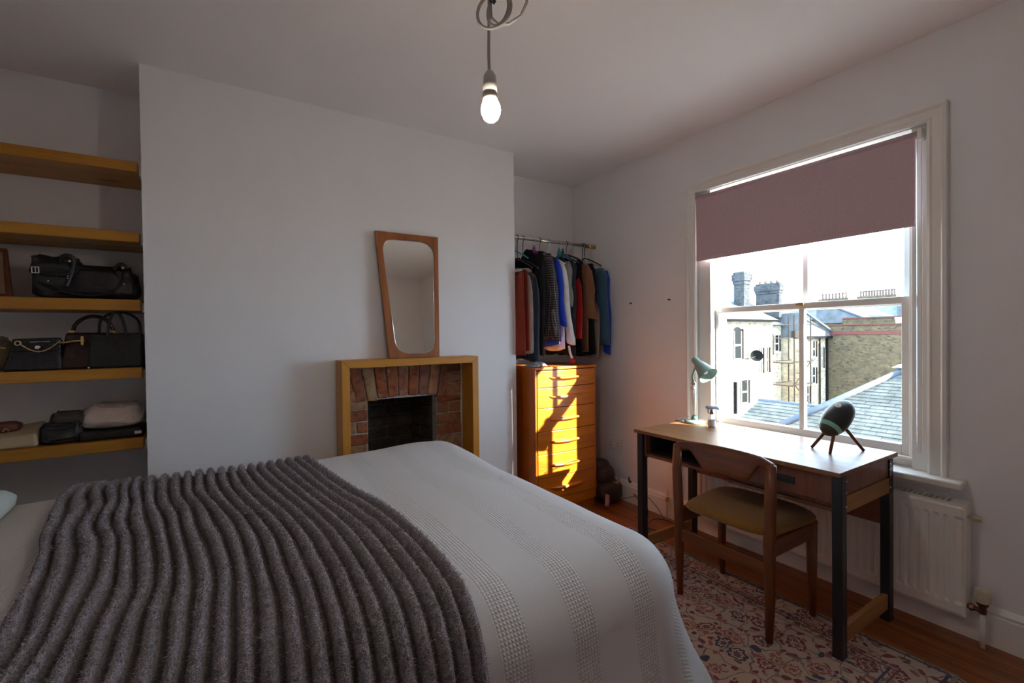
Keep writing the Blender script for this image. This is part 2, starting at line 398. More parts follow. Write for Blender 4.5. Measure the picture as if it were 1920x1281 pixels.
# ---------------------------------------------------------------- fireplace surround and mirror
fs = thing('fireplace_surround', (.98, 2.68, 0), 'honey oak box frame surround standing around the brick fireplace', 'fireplace surround')
X0, X1, ZT, Y0 = .5605, 1.397, 1.153, 2.60
MB().hexa([(X0, Y0, 0), (X0 + .042, Y0, 0), (X0 + .042, YC - .001, 0), (X0, YC - .001, 0), (X0, Y0, ZT), (X0 + .042, Y0, ZT - .042), (X0 + .042, YC - .001, ZT - .042), (X0, YC - .001, ZT)]).build('side_board', M['oakz'], fs, bevel=.0015)
MB().hexa([(X1 - .042, Y0, 0), (X1, Y0, 0), (X1, YC - .001, 0), (X1 - .042, YC - .001, 0), (X1 - .042, Y0, ZT - .042), (X1, Y0, ZT), (X1, YC - .001, ZT), (X1 - .042, YC - .001, ZT - .042)]).build('side_board', M['oakz'], fs, bevel=.0015)
MB().hexa([(X0 + .0425, Y0, ZT - .0415), (X1 - .0425, Y0, ZT - .0415), (X1 - .0425, YC - .001, ZT - .0415), (X0 + .0425, YC - .001, ZT - .0415), (X0 + .0008, Y0, ZT), (X1 - .0008, Y0, ZT), (X1 - .0008, YC - .001, ZT), (X0 + .0008, YC - .001, ZT)]).build('mantel_board', M['oak'], fs, bevel=.0015)

mr = thing('wall_mirror', (1.0, 2.70, ZT), 'tapered teak framed mirror leaning on the oak mantel', 'mirror')
mb_, mt_ = Vector((0, 2.698, ZT + .001)), Vector((0, YC - .020, ZT + .752))
def mp(x, h, d=0):   # h in 0..1 up the leaning frame, d out of its face
    p = mb_.lerp(mt_, h); n = Vector((0, -(mt_.z - mb_.z), (mt_.y - mb_.y))).normalized(); return Vector((x, p.y, p.z)) + n * d
outer = [(.848, 0), (1.166, 0), (1.184, 1), (.787, 1)]
def roundquad(q, r, n=8):
    out = []
    for i in range(4):
        p0, p1, p2 = Vector(q[i - 1]), Vector(q[i]), Vector(q[(i + 1) % 4])
        a = p1 + (p0 - p1).normalized() * r[i]; b = p1 + (p2 - p1).normalized() * r[i]
        for k in range(n + 1):
            s = k / n; out.append(((1 - s) ** 2 * a + 2 * s * (1 - s) * p1 + s * s * b))
    return out
S7 = .752
iq = roundquad([(.892, .030 * S7), (1.140, .030 * S7), (1.155, .955 * S7), (.822, .950 * S7)], [.085, .075, .10, .085])
# gentle outward bow of the inner outline
oq = []
no = len(iq)
def out_edge(p):    # project from the centre onto the outer quad
    c = Vector((.99, .48 * S7)); d = p - c; best = None
    q = [Vector((a, h * S7)) for a, h in outer]
    for i in range(4):
        a, b = q[i], q[(i + 1) % 4]; e = b - a; den = d.x * e.y - d.y * e.x
        if abs(den) < 1e-9: continue
        w = a - c; s = (w.x * e.y - w.y * e.x) / den; u = (w.x * d.y - w.y * d.x) / den
        if s > 0 and -1e-6 <= u <= 1 + 1e-6 and (best is None or s < best): best = s
    return c + d * best
oq = [out_edge(p) for p in iq]
for c in [Vector((a, h * S7)) for a, h in outer]:
    k = min(range(no), key=lambda i: (oq[i] - c).length); oq[k] = c
fm = MB()
vs = [mp(p.x, p.y / S7, .018) for p in oq] + [mp(p.x, p.y / S7, .018) for p in iq] + [mp(p.x, p.y / S7, .010) for p in iq] + [mp(p.x, p.y / S7, 0) for p in oq]
fcs = []
for i in range(no):
    j = (i + 1) % no
    for k in (0, 1): fcs.append((k * no + i, k * no + j, (k + 1) * no + j, (k + 1) * no + i))
    fcs.append((3 * no + i, 3 * no + j, j, i))
fcs.append(tuple(3 * no + i for i in range(no)))
fm.add(vs, fcs); fm.build('mirror_frame', M['teakm'], mr)
gm = MB(); gm.add([mp(p.x, p.y / S7, .011) for p in iq] + [mp(p.x, p.y / S7, .006) for p in iq], [tuple(range(no)), tuple(range(no, 2 * no))[::-1]] + [(i, no + i, no + (i + 1) % no, (i + 1) % no) for i in range(no)])
gm.build('mirror_glass', M['mirror'], mr)
cn = Vector((.99, .48 * S7))
rim = [p + (cn - p).normalized() * .004 for p in iq]
MB().tube([mp(p.x, p.y / S7, .0115) for p in rim], .0028, 6, closed=True).build('bevelled_edge', M['chrome'], mr, smooth=True)

# ---------------------------------------------------------------- bed, cover, throw, pillow
UX0, UX1, VY0, VY1, RB, ZB = -.95, 1.025, 1.03, 2.405, .17, .676
bed = thing('bed', (.1, 1.72, 0), 'double bed under the white cover in front of the fireplace', 'bed')
B(-1.02, 1.12, .93, 2.50, .05, .34).build('bed_base', plain('bed_base_cloth', (.35, .32, .30), .9), bed, bevel=.02)
B(-1.03, 1.13, .92, 2.51, .345, .58).build('mattress', plain('mattress_cloth', (.75, .73, .70), .9), bed, bevel=.05, seg=4)
def topz(u, v):
    n = mnoise.noise(Vector((u * 1.9, v * 1.9, 3.1))) * .014 + mnoise.noise(Vector((u * 5, v * 5, 8))) * .004
    return ZB + n + .022 * math.exp(-((u - .88) / .28) ** 2 - ((v - 2.3) / .3) ** 2) - .012 * max(0, (-.3 - u))
def drape(u, v, off=0.0, r=RB):
    du = u - UX1 if u > UX1 else (u - UX0 if u < UX0 else 0)
    dv = v - VY1 if v > VY1 else (v - VY0 if v < VY0 else 0)
    cu, cv = u - du, v - dv
    h = sqrt(du * du + dv * dv)
    if h < 1e-9: return Vector((u, v, topz(u, v) + off))
    p = 2.5; d = (abs(du) ** p + abs(dv) ** p) ** (1 / p); ex, ey = du / h, dv / h
    if d < r * pi / 2: a = d / r; o, dn = r * sin(a), r * (1 - cos(a))
    else:
        a = pi / 2; q = d - r * pi / 2; o, dn = r + (.15 if dv <= 0 else .01) * q, r + q * .995
        o += .010 * sin((u * 1.0 + v * 1.3) * 9) * min(1, q * 4) * (1 if dv <= 0 else .2) + (.22 * q * min(1, q * 4) * min(1, abs(du) * 8) * min(1, abs(dv) * 8) if dv < 0 else 0)
    o += off * sin(a)
    return Vector((cu + ex * o, cv + ey * o, topz(cu, cv) - dn + off * cos(a)))
m, t, b = nt('woven_bedcover')
uvn = nd(t, 'ShaderNodeUVMap'); sp = nd(t, 'ShaderNodeSeparateXYZ'); L(t, uvn.outputs[0], sp.inputs[0])
def mth(op, a, b_=None, c_=None):
    n = nd(t, 'ShaderNodeMath', operation=op)
    for i, q in enumerate((a, b_, c_)):
        if q is None: continue
        if isinstance(q, (int, float)): n.inputs[i].default_value = q
        else: L(t, q, n.inputs[i])
    return n.outputs[0]
fr = mth('FRACT', mth('DIVIDE', mth('ADD', sp.outputs[0], 2.05 + .1025 - .555 ), .205))
band = mth('LESS_THAN', mth('ABSOLUTE', mth('SUBTRACT', fr, .5)), .185)
wa = mth('SINE', mth('MULTIPLY', sp.outputs[0], 2 * pi / .0095)); wb = mth('SINE', mth('MULTIPLY', sp.outputs[1], 2 * pi / .0095))
waf = mth('MULTIPLY', band, mth('MULTIPLY', mth('ADD', wa, 1.0), mth('ADD', wb, 1.0)))
fw = mth('MULTIPLY', mth('SINE', mth('MULTIPLY', sp.outputs[0], 2 * pi / .0035)), mth('SINE', mth('MULTIPLY', sp.outputs[1], 2 * pi / .0035)))
ht = mth('ADD', mth('MULTIPLY', waf, .30), mth('MULTIPLY', fw, .10))
bump(t, b, ht, .0035, .9)
mx = nd(t, 'ShaderNodeMixRGB'); L(t, waf, mx.inputs[0]); mx.inputs[1].default_value = (.66, .645, .645, 1); mx.inputs[2].default_value = (.72, .705, .69, 1)
L(t, mx.outputs[0], b.inputs['Base Color']); b.inputs['Roughness'].default_value = .9; b.inputs['Sheen Weight'].default_value = .15; b.inputs['Specular IOR Level'].default_value = .15
M['cover'] = m
cv = MB(); us_ = [-1.03 + i * .02 for i in range(int((UX1 + .60 + 1.03) / .02) + 1)]; vs_ = [VY0 - .62 + j * .02 for j in range(int((VY1 + .55 - VY0 + .62) / .02) + 1)]
cv.grid(len(us_), len(vs_), lambda i, j: drape(us_[i], vs_[j]), uv=lambda i, j: (us_[i], vs_[j]))
tag(cv.build('bedspread', M['cover'], smooth=True), 'white woven bedspread with waffle bands draped over the bed', 'bedspread')

m, t, b = nt('plush_throw')
co = coords(t)
n1 = nd(t, 'ShaderNodeTexNoise'); n1.inputs['Scale'].default_value = 330; n1.inputs['Detail'].default_value = 3; n1.inputs['Roughness'].default_value = .7; L(t, co, n1.inputs[0])
n2 = nd(t, 'ShaderNodeTexNoise'); n2.inputs['Scale'].default_value = 60; n2.inputs['Detail'].default_value = 4; L(t, co, n2.inputs[0])
ad = nd(t, 'ShaderNodeMath', operation='MULTIPLY_ADD'); ad.inputs[1].default_value = .35; L(t, n2.outputs[0], ad.inputs[0]); L(t, n1.outputs[0], ad.inputs[2])
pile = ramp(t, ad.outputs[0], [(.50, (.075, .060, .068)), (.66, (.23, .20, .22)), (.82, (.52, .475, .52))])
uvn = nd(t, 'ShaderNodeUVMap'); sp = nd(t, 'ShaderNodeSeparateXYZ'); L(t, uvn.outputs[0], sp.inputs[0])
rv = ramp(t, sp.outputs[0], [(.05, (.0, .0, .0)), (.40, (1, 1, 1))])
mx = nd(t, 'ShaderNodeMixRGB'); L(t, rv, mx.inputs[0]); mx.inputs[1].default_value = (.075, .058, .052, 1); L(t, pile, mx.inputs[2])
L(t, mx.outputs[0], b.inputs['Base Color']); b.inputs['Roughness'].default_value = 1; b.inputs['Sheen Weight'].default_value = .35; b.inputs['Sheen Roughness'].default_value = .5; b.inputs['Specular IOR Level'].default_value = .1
bump(t, b, n1.outputs[0], .006, 1.0)
M['throw'] = m
NR, NS, NV = 22, 22 * 14, 330
def sstep(a, c, x):
    x = max(0, min(1, (x - a) / (c - a))); return x * x * (3 - 2 * x)
def thr(i, j):
    s = i / (NS - 1); v = 2.60 - j / (NV - 1) * (2.60 - .42)
    uL = -.50 + .12 * sstep(2.4, 1.3, v) ; uR = .375 + .125 * sstep(2.5, 1.4, v) - .02 * sstep(1.2, .8, v)
    lf = 1 - s
    sw = s + .010 * mnoise.noise(Vector((s * 5, v * 2.2, 0))) + lf ** 2 * .030 * mnoise.noise(Vector((s * 9, v * 4.0, 4)))
    u = uL + sw * (uR - uL)
    ph = NR * s; q = max(0.0, (abs(sin(pi * ph)) - .38) / .62) ** .55
    hgt = .005 + .026 * q + .008 * lf * (1 + mnoise.noise(Vector((s * 7, v * 5, 9)))) + .012 * lf ** 3
    fuzz = mnoise.noise(Vector((u * 260, v * 260, 1))) * .0030 + mnoise.noise(Vector((u * 90, v * 90, 5))) * .0020
    return drape(u, v, hgt + fuzz * (.2 + q))
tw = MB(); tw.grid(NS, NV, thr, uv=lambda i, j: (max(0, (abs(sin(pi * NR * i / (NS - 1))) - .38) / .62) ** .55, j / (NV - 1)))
# short pile of the plush: fine blades standing on the ribs
m, t, b = nt('plush_pile'); co = coords(t)
n1 = nd(t, 'ShaderNodeTexNoise'); n1.inputs['Scale'].default_value = 210; n1.inputs['Detail'].default_value = 2; L(t, co, n1.inputs[0])
L(t, ramp(t, n1.outputs[0], [(.32, (.075, .060, .068)), (.5, (.25, .215, .24)), (.68, (.60, .55, .60))]), b.inputs['Base Color'])
b.inputs['Roughness'].default_value = 1; b.inputs['Specular IOR Level'].default_value = .1; b.inputs['Sheen Weight'].default_value = .3
pr = random.Random(3); pv = []; pf2 = []
tv = tw.v
for k in range(120000):
    i = pr.randrange(NS - 1); j = pr.randrange(NV - 1)
    q = abs(sin(pi * NR * (i + .5) / (NS - 1)))
    if q < .40 and pr.random() > .15: continue
    a = Vector(tv[j * NS + i]); b1_ = Vector(tv[j * NS + i + 1]); c1_ = Vector(tv[(j + 1) * NS + i])
    e1_, e2_ = b1_ - a, c1_ - a; nn = e2_.cross(e1_)
    if nn.length < 1e-12: continue
    nn.normalize()
    if nn.z < 0 and nn.y > 0: nn.negate()
    p = a + e1_ * pr.random() + e2_ * pr.random()
    tip = p + nn * pr.uniform(.004, .008) + Vector((pr.gauss(0, .0032), pr.gauss(0, .0032), pr.gauss(-.001, .002)))
    sd_ = Vector((pr.gauss(0, 1), pr.gauss(0, 1), pr.gauss(0, .4))).normalized() * .0009
    n0 = len(pv); pv += [p - sd_, p + sd_, tip]; pf2.append((n0, n0 + 1, n0 + 2))
nf0 = len(tw.f); tw.add(pv, pf2); tw.uv += [(1.0, 1.0)] * len(pv)
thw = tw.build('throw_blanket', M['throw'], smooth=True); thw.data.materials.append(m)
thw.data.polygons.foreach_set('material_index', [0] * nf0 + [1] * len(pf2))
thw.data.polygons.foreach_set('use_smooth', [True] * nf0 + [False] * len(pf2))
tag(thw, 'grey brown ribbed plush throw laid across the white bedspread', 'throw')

pm = MB()
def pill(i, j):
    a = i / 23 * 2 * pi; e = -pi / 2 + pi * j / 11
    ce, se = abs(cos(e)) ** .6, sin(e)
    x_ = abs(cos(a)) ** .6 * (1 if cos(a) > 0 else -1); y_ = abs(sin(a)) ** .6 * (1 if sin(a) > 0 else -1)
    return Vector((-.86 + .25 * x_ * ce, 2.16 + .37 * y_ * ce, .708 + .058 * se * (1 - .3 * abs(x_ * y_))))
pm.grid(24, 12, pill, closeu=True)
tag(pm.build('pillow', plain('pillow_cotton', (.62, .70, .66), .85, var=.04, bs=200, bd=.0005), smooth=True), 'pale mint pillow at the head of the bed', 'pillow')

# ---------------------------------------------------------------- rug
m, t, b = nt('persian_rug')
tc = nd(t, 'ShaderNodeTexCoord'); sp = nd(t, 'ShaderNodeSeparateXYZ'); L(t, tc.outputs['Object'], sp.inputs[0])
ns = nd(t, 'ShaderNodeTexNoise'); ns.inputs['Scale'].default_value = 11; ns.inputs['Detail'].default_value = 2; L(t, tc.outputs['Object'], ns.inputs[0])
vm = nd(t, 'ShaderNodeVectorMath', operation='MULTIPLY_ADD'); L(t, ns.outputs['Color'], vm.inputs[0]); vm.inputs[1].default_value = (.085, .085, 0); L(t, tc.outputs['Object'], vm.inputs[2])
def vor(scale, feat='F1', vec=None):
    v = nd(t, 'ShaderNodeTexVoronoi', feature=feat, voronoi_dimensions='2D'); v.inputs['Scale'].default_value = scale; L(t, vec or vm.outputs[0], v.inputs['Vector']); return v
def mixc(f, a, c):
    n = nd(t, 'ShaderNodeMixRGB')
    if isinstance(f, float): n.inputs[0].default_value = f
    else: L(t, f, n.inputs[0])
    for i, q in ((1, a), (2, c)):
        if isinstance(q, tuple): n.inputs[i].default_value = c4(q)
        else: L(t, q, n.inputs[i])
    return n.outputs[0]
def band01(val, lo, hi): return mth('MULTIPLY', mth('GREATER_THAN', val, lo), mth('LESS_THAN', val, hi))
cream, red, navy, pink, rust = (.60, .47, .37), (.20, .022, .035), (.035, .04, .085), (.36, .10, .09), (.33, .15, .06)
g = mixc(mth('MULTIPLY', ns.outputs[0], .5), cream, (.36, .28, .23))
e1 = vor(9.5, 'DISTANCE_TO_EDGE'); g = mixc(mth('LESS_THAN', e1.outputs['Distance'], .020), g, (.16, .11, .12))
v1 = vor(9.5); sepc = nd(t, 'ShaderNodeSeparateColor'); L(t, v1.outputs['Color'], sepc.inputs[0])
fcol = ramp(t, sepc.outputs[0], [(.0, red), (.30, pink), (.5, rust), (.68, navy), (.85, red)]); 
for el in fcol.node.color_ramp.elements: pass
fcol.node.color_ramp.interpolation = 'CONSTANT'
at = nd(t, 'ShaderNodeVectorMath', operation='SUBTRACT'); L(t, vm.outputs[0], at.inputs[0]); L(t, v1.outputs['Position'], at.inputs[1])
sa = nd(t, 'ShaderNodeSeparateXYZ'); L(t, at.outputs[0], sa.inputs[0]); ang = mth('ARCTAN2', sa.outputs[1], sa.outputs[0])
pet = mth('ADD', v1.outputs['Distance'], mth('MULTIPLY', mth('SINE', mth('MULTIPLY', ang, 8.0)), .035))
g = mixc(mth('LESS_THAN', pet, .30), g, fcol); g = mixc(mth('LESS_THAN', pet, .19), g, cream); g = mixc(mth('LESS_THAN', pet, .12), g, mixc(sepc.outputs[1], navy, pink))
v2 = vor(23); s2 = nd(t, 'ShaderNodeSeparateColor'); L(t, v2.outputs['Color'], s2.inputs[0])
f2 = ramp(t, s2.outputs[0], [(0, red), (.4, navy), (.6, pink), (.8, (.30, .20, .20))]); f2.node.color_ramp.interpolation = 'CONSTANT'
g = mixc(mth('MULTIPLY', mth('LESS_THAN', v2.outputs['Distance'], .27), mth('GREATER_THAN', pet, .36)), g, f2)
RX0, RX1, RY0, RY1 = .35, 2.272, .545, 2.15
ed = mth('MINIMUM', mth('SUBTRACT', RX1, sp.outputs[0]), mth('SUBTRACT', sp.outputs[1], RY0))
for lo, hi, c in ((0, .010, (.30, .25, .22)), (.016, .026, navy), (.15, .158, navy), (.128, .134, red), (.185, .190, (.16, .12, .12))): g = mixc(band01(ed, lo, hi), g, c)
g = mixc(.12, g, (.16, .12, .11))
L(t, g, b.inputs['Base Color']); b.inputs['Roughness'].default_value = 1; b.inputs['Specular IOR Level'].default_value = .1; b.inputs['Sheen Weight'].default_value = .2
nf = nd(t, 'ShaderNodeTexNoise'); nf.inputs['Scale'].default_value = 500; L(t, tc.outputs['Object'], nf.inputs[0]); bump(t, b, nf.outputs[0], .003)
M['rug'] = m
rg = MB(); rg.grid(40, 40, lambda i, j: Vector((RX0 + (RX1 - RX0) * i / 39, RY0 + (RY1 - RY0) * j / 39, .008 + .002 * mnoise.noise(Vector((i * .3, j * .3, 0))))))
rgo = rg.build('rug', M['rug'], smooth=True, solid=.006); tag(rgo, 'cream and red floral persian rug under the chair', 'rug')
fg = MB()
for i in range(150):
    xx = RX0 + (RX1 - RX0) * i / 150 + rnd(0, .006); fg.tube([(xx, RY0 + .004, .010), (xx + rnd(-.006, .006), RY0 - rnd(.015, .03), .003)], .0018, 4)
tag(fg.build('fringe', plain('rug_fringe', (.45, .38, .3), .95), rgo), kind='stuff')

# ---------------------------------------------------------------- chest of drawers
DX0, DX1, DY, DZ = 1.838, 2.402, 2.605, 1.055
ch = thing('chest_of_drawers', (2.12, 2.85, 0), 'tall orange teak chest of drawers lit by the sun under the clothes', 'chest of drawers')
bow = lambda x_: -.020 * (1 - ((x_ - 2.12) / .282) ** 2)
n_ = 20
top_poly = [(DX0 + (DX1 - DX0) * i / n_, DY - .004 + bow(DX0 + (DX1 - DX0) * i / n_)) for i in range(n_ + 1)] + [(DX1, 3.08), (DX0, 3.08)]
MB().prism(top_poly, lambda u, v, w: (u, v, w), DZ - .018, DZ).build('top_panel', M['dresx'], ch, bevel=.003)
B(DX0, DX0 + .018, DY, 3.08, .05, DZ - .018).build('side_panel', M['dresz'], ch, bevel=.003)
B(DX1 - .018, DX1, DY, 3.08, .05, DZ - .018).build('side_panel', M['dresz'], ch, bevel=.003)
B(DX0 + .018, DX1 - .018, 3.06, 3.08, .05, DZ - .018).build('back_panel', M['dresz'], ch)
bp = [(DX0 + .018 + (DX1 - DX0 - .036) * i / n_, DY + .012 + bow(DX0 + .018 + (DX1 - DX0 - .036) * i / n_)) for i in range(n_ + 1)] + [(DX1 - .018, 3.05), (DX0 + .018, 3.05)]
MB().prism(bp, lambda u, v, w: (u, v, w), 0, .052).build('plinth', M['dresz'], ch)
MB().prism(bp, lambda u, v, w: (u, v + .012, w), .052, DZ - .02).build('carcass', M['dark'], ch)
hz = [.982, .848, .692, .532, .367, .205]
dzs = [DZ - .022, .912, .768, .605, .445, .282, .125, .055]
for i in range(7):
    z1, z0 = dzs[i] - .002, dzs[i + 1] + .002
    fp = [(DX0 + .020 + (DX1 - DX0 - .040) * k / n_, DY - .002 + bow(DX0 + .02 + (DX1 - DX0 - .04) * k / n_)) for k in range(n_ + 1)]
    fp = fp + [(p[0], p[1] + .018) for p in fp[::-1]]
    d = MB().prism(fp, lambda u, v, w: (u, v, w), z0, z1).build('drawer', M['dresx'], ch, bevel=.002)
    if i < 6:
        zc = hz[i]; hp = MB()
        def hfn(a, k):
            s = a / 15; xx = 1.955 + .29 * s; e = sin(pi * s) ** .5 if 0 < s < 1 else 0
            y = DY - .002 + bow(xx); th = .004 + .008 * e; outw = .006 + .020 * e
            ring = [(0, th), (-outw * .7, th * .9), (-outw, 0), (-outw * .8, -th * .8), (0, -th)]
            return Vector((xx, y + ring[k][0], zc + ring[k][1] - .006 * e))
        hp.grid(16, 5, hfn); hp.build('drawer_pull', M['dresx'], d, smooth=True)

# ---------------------------------------------------------------- clothes rail, hangers and garments
RYc, RZ = 2.857, 2.003
cr = thing('clothes_rail', (2.21, RYc, RZ), 'steel clothes rail fixed across the right alcove', 'clothes rail')
MB().tube([(BX1, RYc, RZ), (W - .06, RYc, RZ)], .0125, 14).build('rail_tube', M['steel'], cr, smooth=True)
MB().tube([(W - .075, RYc, RZ), (W, RYc, RZ)], .0165, 14).build('end_socket', M['brass'], cr, smooth=True)
def hanger(x_, col, lab_, lowz=.085, halfw=.19):
    h = thing('clothes_hanger', (x_, RYc, RZ - lowz), lab_, 'hanger', 'hangers on the rail')
    pts = []
    for i in range(13):
        a = -pi * .15 + (pi * 1.3) * i / 12; pts.append((x_, RYc + .017 * cos(a), RZ + .0 + .017 * sin(a)))
    pts.append((x_, RYc - .002, RZ - .035)); pts.append((x_, RYc, RZ - lowz + .03)); pts.append((x_, RYc, RZ - lowz))
    MB().tube(pts, .0026, 6).build('hook', M['black'] if col is None else M['steel'], h, smooth=True)
    sh = [(x_, RYc + halfw * s, RZ - lowz - .012 - .085 * abs(s) ** 1.2) for s in [k / 6 - 1 for k in range(13)]]
    MB().tube(sh, .006, 8, flat=(.8, 1.2, (1, 0, 0))).build('shoulder_bar', col or M['black'], h, smooth=True)
    if col is not None: MB().lathe([(.004, -.03), (.016, -.025), (.014, 0), (.007, .028), (.003, .04)], (x_, RYc, RZ - lowz + .005), n=10).build('hook_cover', col, h, smooth=True)
    return h
def cloth(name, c, var=.15, rough=.9, sheen=.2, bs=350): return plain(name, c, rough, var=var, vs=14, bs=bs, bd=.0006, sheen=sheen, spec=.15)
m, t, b = nt('plaid_cloth')
tc = nd(t, 'ShaderNodeTexCoord'); sp = nd(t, 'ShaderNodeSeparateXYZ'); L(t, tc.outputs['Object'], sp.inputs[0])
a_ = mth('LESS_THAN', mth('FRACT', mth('MULTIPLY', mth('ADD', sp.outputs[0], mth('MULTIPLY', sp.outputs[1], .8)), 58.0)), .24)
c_ = mth('LESS_THAN', mth('FRACT', mth('MULTIPLY', sp.outputs[2], 58.0)), .24)
mxp = nd(t, 'ShaderNodeMixRGB'); L(t, mth('MULTIPLY', mth('ADD', a_, c_), .5), mxp.inputs[0]); mxp.inputs[1].default_value = (.02, .017, .024, 1); mxp.inputs[2].default_value = (.26, .235, .23, 1)
L(t, mxp.outputs[0], b.inputs['Base Color']); b.inputs['Roughness'].default_value = .9; M['plaid'] = m
def garment(name, label, cat, x_, zs, zb, hw, th, mat, slv=None, smat=None, lean=0.0, seed=0, hanglow=.085, wide=1.0, neck=.055):
    """body lofted down from the shoulders; slv=(length, radius, dx, dy, cuff z flare)"""
    g_ = thing(name, (x_, RYc, zb), label, cat, 'garments on the clothes rail')
    nu, nv = 36, 22
    def bf(i, j):
        q = j / (nv - 1); a = i / nu * 2 * pi
        z = zs - (zs - zb) * q
        if q < .14: hwz = neck + (hw - neck) * (q / .14) ** .55
        else: hwz = hw * (1 + (wide - 1) * (q - .14) / .86)
        thz = th * (.55 + .45 * min(1, q / .15)) * (1 + .25 * q)
        y = cos(a) * hwz; xx = sin(a) * thz * .5
        fold = .007 * q * sin(y * 48 + seed * 2.1 + 2 * sin(z * 5 + seed)) + .005 * mnoise.noise(Vector((y * 9, z * 7, seed)))
        zz = z + (0 if q < .9 else .012 * sin(y * 20 + seed)) - (.10 * (abs(y) / max(hw, .01)) ** 1.3 * (1 - q) if q < .3 else 0) * (1 if q < .14 else (.3 - q) / .16)
        return Vector((x_ + xx + fold + lean * q, RYc + y, zz))
    bo = MB(); bo.grid(nu, nv, bf, closeu=True); bo.f.append(tuple((nv - 1) * nu + i for i in range(nu))); bo.f.append(tuple(range(nu))[::-1])
    bo.build('body', mat, g_, smooth=True)
    if slv:
        ln, r, dx, dy = slv[:4]; cuff = slv[4] if len(slv) > 4 else 1.0
        for sgn in (-1, 1):
            sm = MB(); z0 = zs - .075
            def sf(i, j):
                q = j / 17; a = i / 18 * 2 * pi
                cxx = x_ + dx * q + .006 * sin(q * 9 + seed); cyy = RYc + sgn * (hw - .035 + (dy) * (q ** .8)); cz = z0 - ln * q + (.03 if q == 0 else 0)
                rr = r * (1.05 - .25 * q) * (.55 if j == 0 else 1) * (cuff if q > .9 else 1) * (1 + .12 * mnoise.noise(Vector((a, q * 8, seed))))
                return Vector((cxx + cos(a) * rr * .85, cyy + sin(a) * rr * 1.05, cz + .012 * sin(a) * (q > .95)))
            sm.grid(18, 18, sf, closeu=True); sm.f.append(tuple(range(18))[::-1]); sm.f.append(tuple(17 * 18 + i for i in range(18)))
            sm.build('sleeve', smat or mat, g_, smooth=True)
    return g_
K = cloth
teal = plain('teal_plastic', (.01, .30, .36), .4); purple = plain('purple_plastic', (.30, .02, .28), .4); navyp = plain('navy_plastic', (.03, .05, .18), .4)
# trousers folded over a hanger, at the breast end
hanger(1.835, teal, 'black hanger with a teal hook cover next to the chimney breast')
rt_ = thing('trousers', (1.80, RYc, 1.14), 'rust red trousers folded over a hanger nearest the chimney breast', 'trousers', 'garments on the clothes rail')
for nm, x0, z0, hw in (('leg', 1.805, 1.14, .185), ('leg', 1.842, 1.17, .18)):
    q = MB()
    def tf(i, j, x0=x0, z0=z0, hw=hw):
        a = i / 28 * 2 * pi; s = j / 11; z = 1.735 - (1.735 - z0) * s; y = cos(a) * hw
        return Vector((x0 + sin(a) * .016 * (1 + .3 * s) + .007 * sin(y * 40 + s * 2), RYc + y, z))
    q.grid(28, 12, tf, closeu=True); q.f.append(tuple(range(28))[::-1]); q.f.append(tuple(11 * 28 + i for i in range(28)))
    q.build(nm, M.setdefault('rust', K('rust_cloth', (.27, .035, .018))), rt_, smooth=True)
q = MB(); q.grid(30, 6, lambda i, j: Vector((1.824 + cos(pi * j / 5) * .045, RYc + (i / 29 - .5) * .385, 1.728 + sin(pi * j / 5) * .022)))
q.build('waistband', K('white_trim', (.70, .64, .62)), rt_, smooth=True)
white = K('white_cotton', (.68, .66, .64)); velvet = K('navy_velvet', (.016, .024, .038), .3, .6, .35); blackc = K('black_cloth', (.010, .010, .012), sheen=.04); blue = K('cobalt_wool', (.01, .045, .42))
greyg = K('grey_green_cloth', (.20, .20, .18)); brown = K('brown_wool', (.20, .085, .045)); denim = K('dark_denim', (.035, .085, .14)); beige = K('beige_cloth', (.30, .235, .18)); redc = K('red_silk', (.42, .01, .012), rough=.5); dgrey = K('charcoal_cloth', (.026, .026, .033), sheen=.05)
garment('skirt', 'white skirt edge hanging between the rust trousers and the navy velvet', 'skirt', 1.872, 1.78, 1.16, .19, .012, white, seed=1, neck=.16)
hanger(1.872, None, 'thin black hanger holding the white skirt', .15)
garment('dress', 'dark navy velvet dress with pale sheen along its edge', 'dress', 1.922, 1.78, 1.10, .19, .080, velvet, seed=2, neck=.16)
hanger(1.922, None, 'black hanger above the navy velvet dress', .15)
garment('jacket', 'black jacket with a raised collar beside the plaid shirt', 'jacket', 1.972, 1.925, 1.14, .185, .060, blackc, (.50, .036, .01, .0), seed=3)
hanger(2.023, purple, 'black hanger with a purple hook cover above the black jacket', .085)
garment('plaid_shirt', 'black and white plaid shirt with long hanging sleeve', 'shirt', 2.045, 1.92, 1.25, .185, .05, M['plaid'], (.60, .045, .022, .055, 1.0), seed=4)
hanger(2.075, None, 'black hanger above the plaid shirt', .07)
garment('blue_jumper', 'cobalt blue jumper hanging right after the plaid shirt', 'jumper', 2.115, 1.895, 1.20, .185, .045, blue, (.47, .036, .035, .03), seed=5)
garment('white_blouse', 'white blouse with a gathered cuff beside the cobalt jumper', 'blouse', 2.165, 1.87, 1.17, .18, .04, white, (.58, .036, .045, .05, 1.15), seed=6)
hanger(2.165, plain('clear_plastic', (.7, .72, .72), .3), 'pale hanger holding the white blouse', .10)
garment('grey_shirt', 'grey green shirt showing only its shoulder behind the white blouse', 'shirt', 2.212, 1.875, 1.25, .19, .035, greyg, (.30, .034, .01, .02), seed=7)
hanger(2.265, teal, 'black hanger with a teal hook cover in the middle of the rail', .085)
garment('charcoal_top', 'charcoal top hanging low next to the brown coat', 'top', 2.262, 1.89, 1.13, .19, .045, dgrey, (.42, .036, .0, .0), seed=8)
hanger(2.30, navyp, 'black hanger with a navy hook cover in the middle of the rail', .085)
garment('red_scarf', 'bright red silk scarf strip hanging between dark clothes', 'scarf', 2.312, 1.80, 1.26, .205, .028, redc, seed=9, neck=.16)
